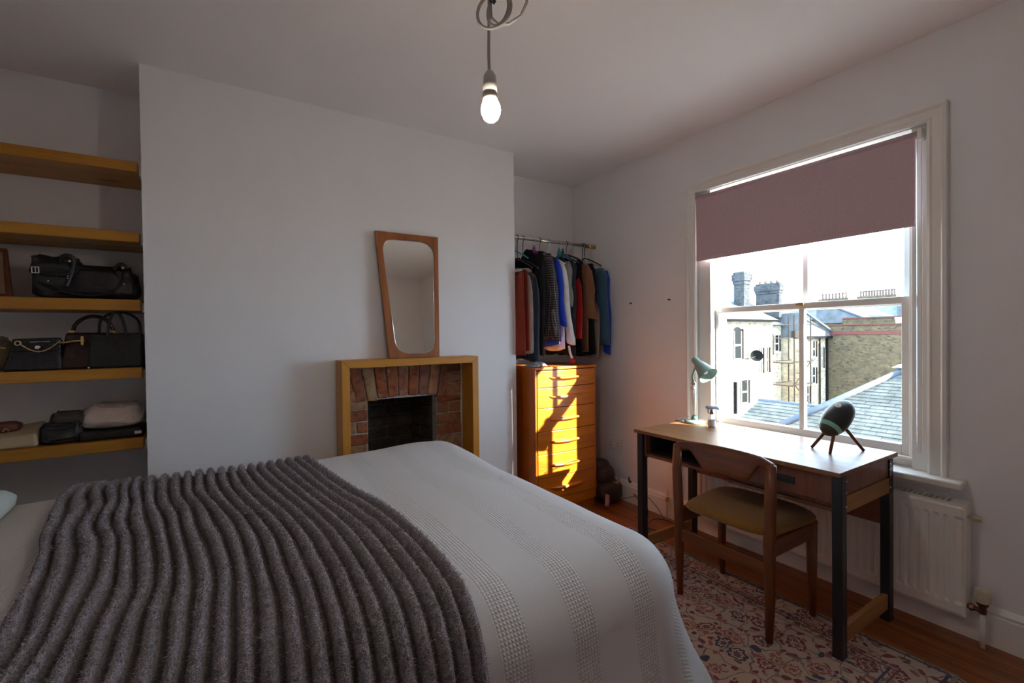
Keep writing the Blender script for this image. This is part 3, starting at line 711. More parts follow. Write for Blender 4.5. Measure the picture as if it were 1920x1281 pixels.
garment('black_coat', 'long black coat just left of the brown coat', 'coat', 2.335, 1.895, 1.13, .18, .045, blackc, (.45, .034, .0, .0), seed=10)
hanger(2.335, None, 'black hanger above the long black coat', .075)
garment('brown_coat', 'brown wool coat with a wide open sleeve', 'coat', 2.385, 1.86, 1.14, .195, .05, brown, (.38, .052, .03, .045, 1.1), seed=11)
hanger(2.375, plain('grey_wire', (.4, .4, .42), .3, 1), 'wire hanger holding the brown coat', .08)
garment('black_dress', 'black dress hanging between the brown coat and the denim shirt', 'dress', 2.455, 1.875, 1.12, .185, .05, blackc, (.40, .038, .0, .0), seed=12)
garment('beige_skirt', 'beige skirt hanging lowest beneath the denim sleeve', 'skirt', 2.50, 1.62, 1.11, .19, .04, beige, seed=13, neck=.16)
hanger(2.50, None, 'black hanger with a plain hook near the rail end', .30)
garment('denim_shirt', 'dark denim shirt with a gathered sleeve near the rail end', 'shirt', 2.545, 1.845, 1.25, .185, .050, denim, (.56, .054, .0, .055, 1.0), seed=14)
hanger(2.525, None, 'black hanger above the denim shirt', .09)
garment('blue_cardigan', 'cobalt blue cardigan last on the rail beside the wall', 'cardigan', 2.603, 1.83, 1.21, .185, .035, blue, (.62, .036, -.005, .03), seed=15)
hanger(2.585, plain('white_plastic_hanger', (.6, .6, .6), .4), 'pale hanger at the far end of the rail by the wall', .12)

sc2 = thing('silver_scarf', (1.90, 2.68, DZ), 'crumpled silver blue satin scarf on the left of the chest top', 'scarf')
satin = plain('silver_satin', (.42, .46, .52), .25, .35, var=.2, vs=20, bs=30, bd=.006, sheen=.3)
q = MB()
q.grid(34, 16, lambda i, j: Vector((1.848 + .135 * i / 33, 2.618 + .13 * j / 15 + .008 * sin(i * .7), DZ + .003 + .032 * max(0, sin(pi * i / 33)) ** .6 * max(0, sin(pi * (j + .4) / 15.8)) ** .7 * (.65 + .6 * abs(sin(i * .55 + j * .5))))))
q.build('satin_folds', satin, sc2, smooth=True, solid=.002)
rbn = thing('red_ribbon', (2.215, 2.70, 1.06), 'small red ribbon end hanging low over the chest top', 'ribbon')
MB().tube([(2.195, 2.665, 1.20), (2.20, 2.66, 1.15), (2.215, 2.655, 1.105)], .008, 8, flat=(1.4, .4, (0, -1, 0))).build('tail', white, rbn, smooth=True)
blob_ = MB(); blob_.lathe([(.0005, -.022), (.016, -.016), (.021, 0), (.014, .016), (.0005, .022)], (2.218, 2.653, 1.086), (.2, -.1, 1), 14); blob_.build('knot', redc, rbn, smooth=True)

# ---------------------------------------------------------------- bag on the floor beside the chest
bg = thing('backpack', (2.50, 2.58, 0), 'slumped dark brown bag with pink straps on the floor beside the chest', 'bag')
bm = plain('brown_leather', (.035, .018, .014), .45, var=.3, bs=60, bd=.004); pk = plain('pink_strap', (.42, .20, .17), .7)
def blob(c, r, seed, n=20, m_=14, amp=.12, pw=1.0):
    q = MB()
    def f(i, j):
        a = i / n * 2 * pi; e = -pi / 2 + pi * j / (m_ - 1); d = Vector((cos(a) * cos(e), sin(a) * cos(e), sin(e)))
        k = 1 + amp * mnoise.noise(d * 1.8 + Vector((seed, 0, 0)))
        d = Vector([abs(x_) ** pw * (1 if x_ > 0 else -1) for x_ in d])
        p = Vector((c[0] + d.x * r[0] * k, c[1] + d.y * r[1] * k, c[2] + d.z * r[2] * k)); return p
    return q.grid(n, m_, f, closeu=True)
blob((2.50, 2.585, .085), (.115, .085, .085), 3, pw=.8).build('base_pouch', bm, bg, smooth=True)
blob((2.495, 2.62, .19), (.085, .07, .10), 5).build('body', bm, bg, smooth=True)
blob((2.475, 2.64, .275), (.068, .055, .045), 7, pw=.8).build('top_flap', bm, bg, smooth=True)
MB().tube([(2.44, 2.55, .10), (2.425, 2.515, .08), (2.405, 2.497, .035), (2.395, 2.492, .010)], .016, 8, flat=(1.2, .35, (0, -.6, .8))).build('strap', pk, bg, smooth=True)
MB().tube([(2.495, 2.545, .15), (2.525, 2.525, .145), (2.555, 2.53, .155), (2.575, 2.545, .18)], .015, 8, flat=(.4, 1.2, (0, 0, 1))).build('strap', pk, bg, smooth=True)

# ---------------------------------------------------------------- desk
dk = thing('desk', (2.27, 1.33, 0), 'teak veneer desk on black steel legs under the window', 'desk')
B(1.995, 2.556, .815, 1.852, .719, .738).build('desk_top', M['deskt'], dk, bevel=.002)
for x0, x1, y0, y1 in ((2.005, 2.048, .812, .848), (2.455, 2.498, .812, .848), (2.005, 2.048, 1.800, 1.838), (2.455, 2.498, 1.800, 1.838)):
    lg = MB(); lg.box(x0, x1, y0, y1, .012, .718)
    o = lg.build('leg', M['black'], dk, bevel=.003)
    B(x0 - .001, x1 + .001, y0 - .001, y1 + .001, .008, .022).build('foot', M['black'], o, bevel=.002)
B(2.048, 2.455, .818, .838, .645, .718).build('side_panel', M['deskf'], dk)
B(2.048, 2.455, .813, .843, .575, .640).build('side_rail', M['desko'], dk, bevel=.002)
B(2.048, 2.455, 1.812, 1.832, .645, .718).build('side_panel', M['deskf'], dk)
B(2.048, 2.455, 1.805, 1.835, .575, .640).build('side_rail', M['desko'], dk, bevel=.002)
B(2.048, 2.455, .818, .840, .062, .126).build('stretcher', M['desko'], dk, bevel=.002)
B(2.048, 2.455, 1.808, 1.830, .062, .126).build('stretcher', M['desko'], dk, bevel=.002)
B(2.482, 2.496, .848, 1.800, .42, .60).build('modesty_panel', M['deskf'], dk, bevel=.002)
# cubby on the left: a box open towards the room
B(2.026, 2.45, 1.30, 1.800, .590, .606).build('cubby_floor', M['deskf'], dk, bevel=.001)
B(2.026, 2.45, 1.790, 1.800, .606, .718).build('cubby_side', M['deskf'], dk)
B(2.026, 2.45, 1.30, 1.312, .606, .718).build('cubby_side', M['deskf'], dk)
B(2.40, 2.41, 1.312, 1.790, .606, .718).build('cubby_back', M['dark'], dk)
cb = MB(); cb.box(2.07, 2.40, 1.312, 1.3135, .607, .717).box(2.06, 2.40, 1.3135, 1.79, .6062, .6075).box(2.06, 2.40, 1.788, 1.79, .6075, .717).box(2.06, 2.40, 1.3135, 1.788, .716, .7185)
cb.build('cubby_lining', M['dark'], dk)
B(2.045, 2.45, .850, 1.298, .585, .714).build('drawer_box', M['deskf'], dk)
dw = B(2.026, 2.044, .850, 1.298, .606, .714).build('drawer', M['deskf'], dk, bevel=.0015)
hd = MB(); hd.box(2.020, 2.026, .994, 1.084, .643, .649).box(2.020, 2.026, .994, 1.084, .668, .674).box(2.020, 2.026, .994, .999, .649, .668).box(2.020, 2.026, 1.079, 1.084, .649, .668).box(2.0245, 2.026, .999, 1.079, .649, .668)
hd.build('recessed_handle', M['black'], dw, bevel=.001)
B(2.03, 2.45, .850, 1.298, .570, .584).build('under_rail', M['teaky'], dk)
sb = MB()
for y0 in (.811,):
    for x0 in (2.040, 2.462):
        for z0 in (.655, .70, .60): sb.lathe([(.0045, 0), (.004, .003), (.001, .004)], (x0, y0 + .001, z0), (0, -1, 0), 8)
sb.build('bolt', M['steel'], dk)

# ---------------------------------------------------------------- chair
chz = thing('dining_chair', (2.05, 1.24, 0), 'mid-century teak chair with a mustard fabric seat at the desk', 'chair')
xb, xf, ya, yb_ = 1.880, 2.225, 1.020, 1.458
def taper_leg(pts, r): return MB().tube(pts, r, 12, flat=(1.0, .85, (1, 0, 0)))
for y_ in (ya, yb_):
    yt = y_ + (.012 if y_ > 1.2 else -.004)
    taper_leg([(xb + .004, y_ + (.006 if y_ < 1.2 else 0), .010), (xb, y_, .20), (xb - .002, y_, .42), (xb + .000, yt, .62), (xb + .006, yt, .740)], [.015, .021, .0245, .0235, .020]).build('rear_leg', M['teakz'], chz, smooth=True)
    taper_leg([(xf + .004, y_, .010), (xf, y_, .20), (xf, y_, .44)], [.014, .0205, .0235]).build('front_leg', M['teakz'], chz, smooth=True)
ra = MB()
def rail(i, j):
    s = i / 30; y = ya - .012 + (yb_ + .022 - ya + .008) * s; e = sin(pi * s)
    ztop = .748 + .016 * min(1, e * 2.5); drop = .045 + .085 * sstep(.12, .30, s) * sstep(.12, .30, 1 - s)
    xc = xb + .010 + .034 * e
    k = j / 20 * 2 * pi; hh = drop / 2; zc = ztop - hh
    tk = .016 - .004 * e
    return Vector((xc + cos(k) * tk, y, zc + (abs(sin(k)) ** .7) * (1 if sin(k) > 0 else -1) * hh + (.0)))
q = MB(); q.grid(20, 61, lambda i, j: rail(j / 2, i), closeu=True); q.f.append(tuple(range(20))[::-1]); q.f.append(tuple(60 * 20 + i for i in range(20)))
q.build('backrest', M['teaky'], chz, smooth=True)
mseat = plain('mustard_weave', (.25, .118, .020), .95, var=.25, vs=160, bs=420, bd=.0015, sheen=.3, spec=.1)
q = MB()
def seat(i, j):
    a = i / 40 * 2 * pi; e = -pi / 2 + pi * j / 13
    xx = abs(cos(a)) ** .42 * (1 if cos(a) > 0 else -1); yy = abs(sin(a)) ** .42 * (1 if sin(a) > 0 else -1); ce = abs(cos(e)) ** .45
    wy = .238 + .020 * xx
    zz = .448 + (.030 if e > 0 else .022) * sin(e) + .010 * (1 - (yy * ce) ** 2) * (1 if e > 0 else .2) + (.006 * xx)
    if e < 0: zz -= .018 * (1 - min(1, abs(yy))) * 0
    return Vector((2.074 + .205 * xx * ce, (ya + yb_) / 2 + wy * yy * ce, zz))
q.grid(40, 14, seat, closeu=True); q.build('seat_pad', mseat, chz, smooth=True)
B(xb + .012, xf - .006, ya - .012, ya + .012, .362, .432).build('seat_rail', M['teakx'], chz, bevel=.004)
B(xb + .012, xf - .006, yb_ - .012, yb_ + .012, .362, .432).build('seat_rail', M['teakx'], chz, bevel=.004)
B(xf - .012, xf + .010, ya + .012, yb_ - .012, .365, .430).build('seat_rail', M['teaky'], chz, bevel=.004)
B(xb - .010, xb + .010, ya + .012, yb_ - .012, .275, .338).build('back_stretcher', M['teaky'], chz, bevel=.004)

# ---------------------------------------------------------------- desk lamp, spray bottle, tripod ornament
mint = plain('mint_enamel', (.27, .40, .36), .35, var=.04, coat=.3)
lp = thing('desk_lamp', (2.430, 1.768, .738), 'mint green metal desk lamp at the left end of the desk', 'lamp')
bx, by = 2.430, 1.768
MB().lathe([(.062, 0), (.064, .006), (.058, .014), (.030, .019), (.022, .020)], (bx, by, .738), n=32).build('base', mint, lp, smooth=True)
MB().lathe([(.022, 0), (.020, .012), (.012, .026), (.008, .028)], (bx, by, .757), n=20).build('base_collar', plain('dark_mint', (.12, .22, .19), .4), lp, smooth=True)
ivory = plain('ivory_enamel', (.82, .80, .74), .3)
MB().tube([(bx, by, .782), (bx + .002, by + .004, .86), (bx + .003, by + .006, .972)], [.0065, .011, .0135], 12).build('stem', ivory, lp, smooth=True)
jt = MB(); jt.lathe([(.009, -.014), (.012, -.012), (.012, .012), (.009, .014)], (bx + .001, by + .008, .975), (.6, .8, 0), 14); jt.lathe([(.005, -.02), (.008, -.018), (.008, .018), (.005, .02)], (bx - .002, by + .010, .948), (.6, .8, 0), 12)
jt.build('elbow_joint', M['chrome'], lp, smooth=True)
MB().tube([(bx + .002, by + .006, .978), (bx - .004, by + .012, 1.02), (bx - .002, by - .012, 1.075)], [.008, .006, .007], 8).build('neck', mint, lp, smooth=True)
ax = Vector((-.015, -.096, -.083)).normalized(); st = Vector((2.433, 1.772, 1.127))
MB().lathe([(.004, -.004), (.017, 0), (.022, .008), (.022, .036), (.027, .046), (.036, .075), (.0565, .146), (.058, .148), (.055, .146), (.032, .075), (.016, .035), (.003, .032)], st, ax, 32, cap=False).build('shade', mint, lp, smooth=True)
MB().lathe([(.002, .128), (.012, .124), (.019, .11), (.020, .095), (.014, .076), (.011, .05)], st, ax, 18).build('lamp_bulb', plain('unlit_bulb', (.75, .72, .70), .25), lp, smooth=True)
MB().tube([(bx - .050, by + .030, .746), (bx - .075, by + .060, .752), (bx - .08, by + .075, .748), (bx - .06, 1.858, .743), (bx + .02, 1.900, .742), (2.60, 1.94, .735)], .003, 6).build('flex', M['black'], lp, smooth=True)

sy = thing('spray_bottle', (2.385, 1.622, .738), 'small clear spray bottle with pale blue trigger beside the lamp', 'bottle')
cl = glassmat('clear_plastic_bottle', (.86, .90, .93))
MB().lathe([(.020, 0), (.0215, .004), (.0215, .052), (.018, .062), (.010, .070), (.0095, .078)], (2.385, 1.622, .738), n=20).build('body', cl, sy, smooth=True)
MB().lathe([(.0190, .003), (.0190, .030), (.0001, .030)], (2.385, 1.622, .738), n=18).build('liquid', plain('cleaning_liquid', (.75, .80, .86), .1), sy, smooth=True)
MB().lathe([(.0222, .012), (.0222, .044)], (2.385, 1.622, .738), n=20, cap=False).build('label_band', plain('paper_label', (.75, .72, .72), .7), sy, smooth=True)
pb = plain('pale_blue_plastic', (.42, .50, .62), .35)
MB().lathe([(.011, 0), (.011, .014), (.007, .018), (.006, .030)], (2.385, 1.622, .815), n=16).build('collar', plain('brown_neck', (.25, .14, .12), .4), sy, smooth=True)
th = MB(); d1 = Vector((.80, -.52, 0)).normalized(); o_ = Vector((2.385, 1.622, .852))
th.tube([o_ - d1 * .034, o_ - d1 * .026 + Vector((0, 0, .003)), o_, o_ + d1 * .026 + Vector((0, 0, .003)), o_ + d1 * .036 + Vector((0, 0, -.004)), o_ + d1 * .040 + Vector((0, 0, -.012))], [.006, .011, .013, .011, .009, .006], 12)
th.build('trigger_head', pb, sy, smooth=True)
MB().tube([o_ - d1 * .018 - Vector((0, 0, .006)), o_ - d1 * .022 - Vector((0, 0, .020)), o_ - d1 * .017 - Vector((0, 0, .034))], [.005, .004, .003], 8).build('trigger', pb, sy, smooth=True)

dr = thing('desk_ornament', (2.378, .985, .738), 'black egg-shaped ornament on three wooden legs with a mint stripe, right end of the desk', 'ornament')
cd = Vector((2.378, .982, .886))
_vf = (cd - Vector((0, 0, 1.28))).normalized(); _vr = _vf.cross(Vector((0, 0, 1))).normalized(); _vu = _vr.cross(_vf)
axd = (_vr * .45 + _vu * .76 + _vf * .46).normalized()
blk = plain('black_leatherette', (.010, .011, .016), .42, var=.3, bs=150, bd=.0008)
def egg(a):
    return .056 * max(0, 1 - (a / .099) ** 2) ** .46
def shell(lo, hi, add=0.0, n=14):
    return [(max(.0004, egg(lo + (hi - lo) * k / n) + add), lo + (hi - lo) * k / n) for k in range(n + 1)]
MB().lathe(shell(-.060, .099, n=26), cd, axd, 40).build('body', blk, dr, smooth=True)
MB().lathe(shell(-.0985, -.0605), cd, axd, 40).build('lower_cap', plain('dark_grey_cap', (.045, .040, .042), .5), dr, smooth=True)
MB().lathe(shell(-.072, -.054, .0012, 6), cd, axd, 40, cap=False).build('mint_stripe', plain('mint_paint', (.25, .62, .50), .4), dr, smooth=True)
side = (axd.cross(_vf)).normalized()
if side.dot(_vr) > 0: side = -side
bn = (side * .40 - _vf * .92).normalized(); bn = (bn - axd * bn.dot(axd)).normalized()
bdg = cd + axd * .030 + bn * (egg(.030) - .002)
MB().lathe([(.0001, .003), (.0045, .0032), (.0046, .0052), (.0115, .0052), (.0120, 0)], bdg, (bn + axd * .25), 20, cap=False).build('badge', plain('pale_badge', (.62, .45, .36), .4), dr, smooth=True)
for foot in ((2.332, 1.070), (2.285, .972), (2.459, .908)):
    f3 = Vector((foot[0], foot[1], .7385)); tp = cd + (f3 - cd) * .25
    o = MB().tube([tp, tp.lerp(f3, .93)], [.0078, .0066], 10).build('leg', M['teakz'], dr, smooth=True)
    MB().tube([tp.lerp(f3, .93), f3 + Vector((0, 0, .002))], [.0068, .0062], 10).build('rubber_foot', M['black'], o, smooth=True)

# ---------------------------------------------------------------- radiator
rd = thing('radiator', (2.58, 1.22, .1), 'white panel radiator on the wall below the window', 'radiator')
RY0_, RY1_, RZ0, RZ1, RXF = .594, 1.862, .105, .560, 2.547
pn = MB(); cols = 38
nz = 9
zz = [RZ0, RZ0 + .012, RZ0 + .045, RZ0 + .058, (RZ0 + RZ1) / 2, RZ1 - .058, RZ1 - .045, RZ1 - .012, RZ1]
yy = []
pitch = (RY1_ - RY0_ - .05) / cols
yy.append((RY0_, 0)); yy.append((RY0_ + .012, 0))
for i in range(cols):
    y0 = RY0_ + .025 + i * pitch
    yy += [(y0 + pitch * .08, 0), (y0 + pitch * .30, 1), (y0 + pitch * .62, 1), (y0 + pitch * .84, 0)]
yy += [(RY1_ - .012, 0), (RY1_, 0)]
def rfn(i, j):
    y, k = yy[i]; z = zz[j]; edge = .006 if j in (0, nz - 1) or i in (0, len(yy) - 1) else 0
    d = -.0075 if (k and 3 <= j <= nz - 4) else 0
    return Vector((RXF + edge + (.0075 + d if 3 <= j <= nz - 4 and not k else 0) * 1 + (0 if k else 0), y, z))
pn.grid(len(yy), nz, rfn); pn.build('front_panel', M['trimold'], rd, solid=.002)
B(RXF + .07, RXF + .078, RY0_ + .01, RY1_ - .01, RZ0, RZ1).build('back_panel', M['trimold'], rd)
B(RXF + .004, RXF + .078, RY0_ - .002, RY0_ + .002, RZ0 + .005, RZ1 + .006).build('side_cover', M['trimold'], rd, bevel=.001)
B(RXF + .004, RXF + .078, RY1_ - .002, RY1_ + .002, RZ0 + .005, RZ1 + .006).build('side_cover', M['trimold'], rd, bevel=.001)
gr_ = MB(); gr_.box(RXF + .002, RXF + .013, RY0_, RY1_, RZ1, RZ1 + .008).box(RXF + .068, RXF + .08, RY0_, RY1_, RZ1, RZ1 + .008).box(RXF + .012, RXF + .069, RY0_, RY0_ + .05, RZ1 + .001, RZ1 + .008).box(RXF + .012, RXF + .069, RY1_ - .05, RY1_, RZ1 + .001, RZ1 + .008)
tg = gr_.build('top_grille', M['trimold'], rd)
y_ = RY0_ + .062
while y_ < RY1_ - .06:
    B(RXF + .012, RXF + .069, y_, y_ + .0075, RZ1 + .002, RZ1 + .008).build('slat', M['trimold'], tg); y_ += .0185
B(RXF + .02, RXF + .06, RY0_ + .05, RY1_ - .05, RZ1 - .06, RZ1 - .05).build('convector', M['dark'], rd)
MB().tube([(2.585, RY0_ - .002, .515), (2.585, RY0_ - .020, .515)], .008, 8).tube([(2.585, RY0_ - .018, .515), (2.585, RY0_ - .042, .515)], .011, 8).build('bleed_valve', plain('aged_ivory', (.55, .47, .34), .5), rd, smooth=True)
vx, vy = 2.577, .548
MB().tube([(vx, vy, .0), (vx, vy, .145)], .0085, 12).build('feed_pipe', M['trim'], rd, smooth=True)
vb = MB(); vb.tube([(vx, vy, .138), (vx, vy, .165)], .013, 8).tube([(vx, vy, .15), (vx, RY0_ + .002, .15)], .010, 10).lathe([(.014, 0), (.014, .014)], (vx, .572, .15), (0, 1, 0), 6).lathe([(.018, 0), (.020, .012)], (vx, vy, .172), (0, 0, 1), 16)
vb.build('valve_body', plain('old_brass', (.20, .10, .06), .4, 1), rd, smooth=False, bevel=.001)
vh = MB()
vh.lathe([(.021, 0), (.0245, .004), (.0245, .028), (.0235, .034), (.0235, .046), (.0215, .052), (.0001, .053)], (vx, vy, .184), n=22)
for k in range(14):
    a = k / 14 * 2 * pi; vh.lathe([(.0022, .0), (.0022, .026)], (vx + .0245 * cos(a), vy + .0245 * sin(a), .187), n=6)
vh.build('thermostat_head', plain('cream_plastic', (.62, .56, .42), .45), rd, bevel=.0008)

# ---------------------------------------------------------------- wall fittings and cables
so = thing('wall_socket', (W, 2.64, .418), 'double wall socket plate between the chest and the desk', 'socket')
B(W - .010, W - .0005, 2.568, 2.714, .376, .462).build('plate', M['whitepl'], so, bevel=.003)
for y_ in (2.604, 2.678):
    B(W - .0135, W - .0095, y_ - .006, y_ + .006, .438, .451).build('switch', M['whitepl'], so, bevel=.001)
    hh = MB(); hh.box(W - .0106, W - .0098, y_ - .003, y_ + .003, .420, .429).box(W - .0106, W - .0098, y_ - .014, y_ - .007, .398, .403).box(W - .0106, W - .0098, y_ + .007, y_ + .014, .398, .403); hh.build('pin_slots', M['dark'], so)
for (y_, z_, l) in ((2.46, 1.512, 'small dark screw in the wall, the left of two beside the clothes'), (2.109, 1.515, 'small dark screw in the wall, the right of two, nearer the window')):
    o = MB().lathe([(.006, 0), (.006, .003), (.003, .004), (.003, .014), (.006, .015), (.005, .019)], (W, y_, z_), (-1, 0, 0), 10).build('wall_screw', M['black']); tag(o, l, 'screw', 'screws in the wall')
pp = thing('water_pipe', (2.607, 2.118, 0), 'thin white pipe running down the wall to the left of the desk', 'pipe')
MB().tube([(2.600, 2.118, .0), (2.600, 2.118, .14), (2.606, 2.118, .17), (2.606, 2.118, .20)], .0055, 10).build('lower_pipe', M['trim'], pp, smooth=True)
B(2.612, 2.6365, 2.02, 2.055, .16, .66).build('cable_trunking', M['trim'], pp, bevel=.003)
B(2.612, 2.6365, 2.075, 2.11, .16, .66).build('cable_trunking', M['trim'], pp, bevel=.003)
B(2.592, 2.616, 2.108, 2.128, .118, .150).build('pipe_clip', M['brass'], pp, bevel=.003)
def cable(name, label, pts, m_, r=.0032):
    q = []
    P4 = [Vector(p) for p in pts]; P4 = [P4[0]] + P4 + [P4[-1]]
    for i in range(1, len(P4) - 2):
        for k in range(8):
            s = k / 8; p0, p1, p2, p3 = P4[i - 1:i + 3]
            q.append(.5 * ((2 * p1) + (-p0 + p2) * s + (2 * p0 - 5 * p1 + 4 * p2 - p3) * s * s + (-p0 + 3 * p1 - 3 * p2 + p3) * s ** 3))
    q.append(P4[-1]); tag(MB().tube(q, r, 6).build(name, m_, smooth=True), label, 'cable')
cable('floor_cable', 'dark cable looped on the floorboards below the desk', [(2.60, 2.42, .09), (2.59, 2.36, .06), (2.585, 2.28, .03), (2.50, 2.20, .005), (2.40, 2.14, .005), (2.36, 2.06, .005), (2.42, 1.98, .005), (2.53, 2.00, .006), (2.56, 2.08, .007), (2.50, 2.14, .012), (2.38, 2.10, .012), (2.30, 2.0, .006), (2.27, 1.90, .006)], M['black'])
cable('extension_lead', 'thin brown flex trailing from the bag along the skirting', [(2.56, 2.53, .02), (2.58, 2.46, .05), (2.60, 2.38, .085), (2.606, 2.30, .10), (2.604, 2.22, .06), (2.60, 2.17, .02), (2.56, 2.1, .005)], plain('brown_flex', (.10, .05, .035), .5), .0025)
o = thing('wall_hook', (2.607, 2.47, .13), 'small black plug hook on the skirting by the brown bag', 'hook')
MB().tube([(2.612, 2.47, .162), (2.605, 2.47, .178), (2.605, 2.47, .20)], [.007, .006, .004], 8).build('hook_pin', M['black'], o, smooth=True)
MB().lathe([(.010, 0), (.010, .006)], (2.618, 2.47, .158), (-.6, 0, .8), 10).build('hook_base', M['black'], o)

# ---------------------------------------------------------------- pendant bulb
pl = thing('pendant_lamp', (.634, 1.088, H), 'bare glowing bulb hanging on a coiled grey flex from the ceiling', 'lamp')
pc = Vector((.634, 1.088, 0)); grey = plain('grey_flex', (.42, .39, .37), .6)
sd = Vector((cos(_y), -sin(_y), 0)); fdv = Vector((sin(_y), cos(_y), 0))
MB().lathe([(.045, -.001), (.045, -.012), (.030, -.026), (.010, -.03)], (pc.x, pc.y, H), n=24).build('ceiling_rose', M['whitepl'], pl, smooth=True)
def at(a, z, d=0): return pc + sd * a + fdv * d + Vector((0, 0, z))
fx = [at(0, H - .03), at(.002, 2.35), at(.0, 2.22), at(-.002, 2.19), at(-.004, 2.10), at(-.005, 2.04), at(-.004, 1.99)]
MB().tube(fx, .0042, 8).build('drop_flex', grey, pl, smooth=True)
def loop(cx_, cz_, rx_, rz_, rot, d, n=40, a0=0, a1=2 * pi):
    return [at(cx_ + rx_ * cos(a) * cos(rot) - rz_ * sin(a) * sin(rot), cz_ + rx_ * cos(a) * sin(rot) + rz_ * sin(a) * cos(rot), d + .01 * sin(a)) for a in [a0 + (a1 - a0) * i / n for i in range(n + 1)]]
MB().tube(loop(.012, 2.150, .040, .058, -.5, -.012)[:-1], .0042, 8, closed=True).build('flex_loop', grey, pl, smooth=True)
MB().tube(loop(.022, 2.165, .026, .052, -.25, .006)[:-1], .0042, 8, closed=True).build('flex_loop', grey, pl, smooth=True)
MB().tube([at(.0, 2.185), at(.003, 2.145, .01), at(.022, 2.127, .01), at(.050, 2.127, .008), at(.083, 2.145, .004), at(.100, 2.18, 0), at(.092, 2.225, 0), at(.055, 2.25, 0), at(.01, 2.24, 0)], .0042, 8).build('flex_loop', grey, pl, smooth=True)
MB().tube([at(-.018, 2.196), at(.0, 2.188, -.01), at(.014, 2.178)], .006, 8).build('cable_tie', M['black'], pl, smooth=True)
sc_ = plain('lampholder_grey', (.50, .47, .43), .5)
MB().lathe([(.005, .058), (.010, .056), (.0165, .044), (.019, .020), (.0195, .0), (.0175, -.001), (.0175, -.004), (.0200, -.005), (.0200, -.028), (.0165, -.030)], at(-.003, 1.938), n=24).build('lampholder', sc_, pl, smooth=True)
MB().lathe([(.0165, 0), (.0150, -.012)], at(-.003, 1.909), n=20, cap=False).build('bulb_cap', M['chrome'], pl, smooth=True)
MB().lathe([(.0001, -.054), (.010, -.052), (.019, -.045), (.0255, -.030), (.0265, -.020), (.0245, -.008), (.019, .004), (.0145, .010)], at(-.001, 1.912), n=28, cap=False).build('bulb', M['bulb'], pl, smooth=True)

# ---------------------------------------------------------------- bags on the shelves
blkl = plain('black_leather', (.010, .010, .011), .38, var=.3, bs=45, bd=.005)
croc = plain('black_croc_leather', (.008, .009, .011), .22, var=.3, bs=70, bd=.003)
oxbl = plain('oxblood_leather', (.030, .008, .007), .22, var=.3, bs=25, bd=.002)
olive = plain('olive_canvas', (.10, .075, .038), .8); gold = plain('champagne_leather', (.60, .50, .44), .38, .35, var=.12, vs=12, bs=22, bd=.01)
def softbox(cx_, cy_, z0, hx, hy, hz_, seed, taper=.8, amp=.05, pw=.45, fr=2.2):
    q = MB(); n, m_ = 56, 30
    def f(i, j):
        a = i / n * 2 * pi; e = -pi / 2 + pi * j / (m_ - 1)
        d = Vector((cos(a) * cos(e), sin(a) * cos(e), sin(e)))
        sg = lambda x_, p: abs(x_) ** p * (1 if x_ > 0 else -1)
        ce = abs(cos(e)) ** pw; x_, y_, zz_ = sg(cos(a), pw) * ce, sg(sin(a), pw) * ce, sg(sin(e), pw)
        h = (zz_ + 1) / 2; k = 1 - (1 - taper) * h
        nn = mnoise.noise(d * fr + Vector((seed, 0, 0))) * .6 + mnoise.noise(d * fr * 3 + Vector((0, seed, 0))) * .3 + mnoise.noise(Vector((d.x * 2, d.y * 9, d.z * 11)) * fr * .5 + Vector((0, 0, seed))) * .25
        return Vector((cx_ + x_ * hx * (1 - (1 - k) * .35) * (1 + amp * .25 * nn), cy_ + y_ * hy * k * (1 + amp * nn), max(z0, z0 + 2 * hz_ * h * (1 + amp * .9 * nn * h))))
    return q.grid(n, m_, f, closeu=True)
def strap(pts, r, flat=None, n=8):
    q = []; P4 = [Vector(p) for p in pts]; P4 = [P4[0]] + P4 + [P4[-1]]
    for i in range(1, len(P4) - 2):
        for k in range(6):
            s = k / 6; p0, p1, p2, p3 = P4[i - 1:i + 3]
            q.append(.5 * ((2 * p1) + (-p0 + p2) * s + (2 * p0 - 5 * p1 + 4 * p2 - p3) * s * s + (-p0 + 3 * p1 - 3 * p2 + p3) * s ** 3))
    q.append(P4[-1]); return MB().tube(q, r, n, flat=flat)
z3 = tops[2]
b1 = thing('handbag', (-.51, 2.92, z3), 'large slouchy black leather bag lying on the middle shelf', 'bag')
softbox(-.512, 2.93, z3, .196, .085, .078, 1, .75, .35).build('bag_body', blkl, b1, smooth=True)
softbox(-.615, 2.90, z3 + .10, .085, .06, .044, 4, .8, .5).build('folded_flap', blkl, b1, smooth=True)
strap([(-.66, 2.842, z3 + .07), (-.60, 2.835, z3 + .05), (-.58, 2.835, z3 + .03), (-.50, 2.838, z3 + .018), (-.42, 2.838, z3 + .03), (-.385, 2.85, z3 + .07), (-.375, 2.87, z3 + .14)], .010, (1.3, .5, (0, 0, 1))).build('shoulder_strap', blkl, b1, smooth=True)
strap([(-.60, 2.86, z3 + .15), (-.585, 2.845, z3 + .188), (-.560, 2.845, z3 + .192), (-.548, 2.85, z3 + .17), (-.555, 2.842, z3 + .12), (-.575, 2.838, z3 + .05)], .010).build('handle', blkl, b1, smooth=True)
strap([(-.41, 2.86, z3 + .14), (-.385, 2.85, z3 + .168), (-.365, 2.86, z3 + .155)], .010).build('handle', blkl, b1, smooth=True)
for p in ((-.560, 2.836, z3 + .170), (-.375, 2.842, z3 + .152)): MB().lathe([(.0055, 0), (.0055, .004), (.002, .006)], p, (0, -1, 0), 10).build('stud', M['brass'], b1)
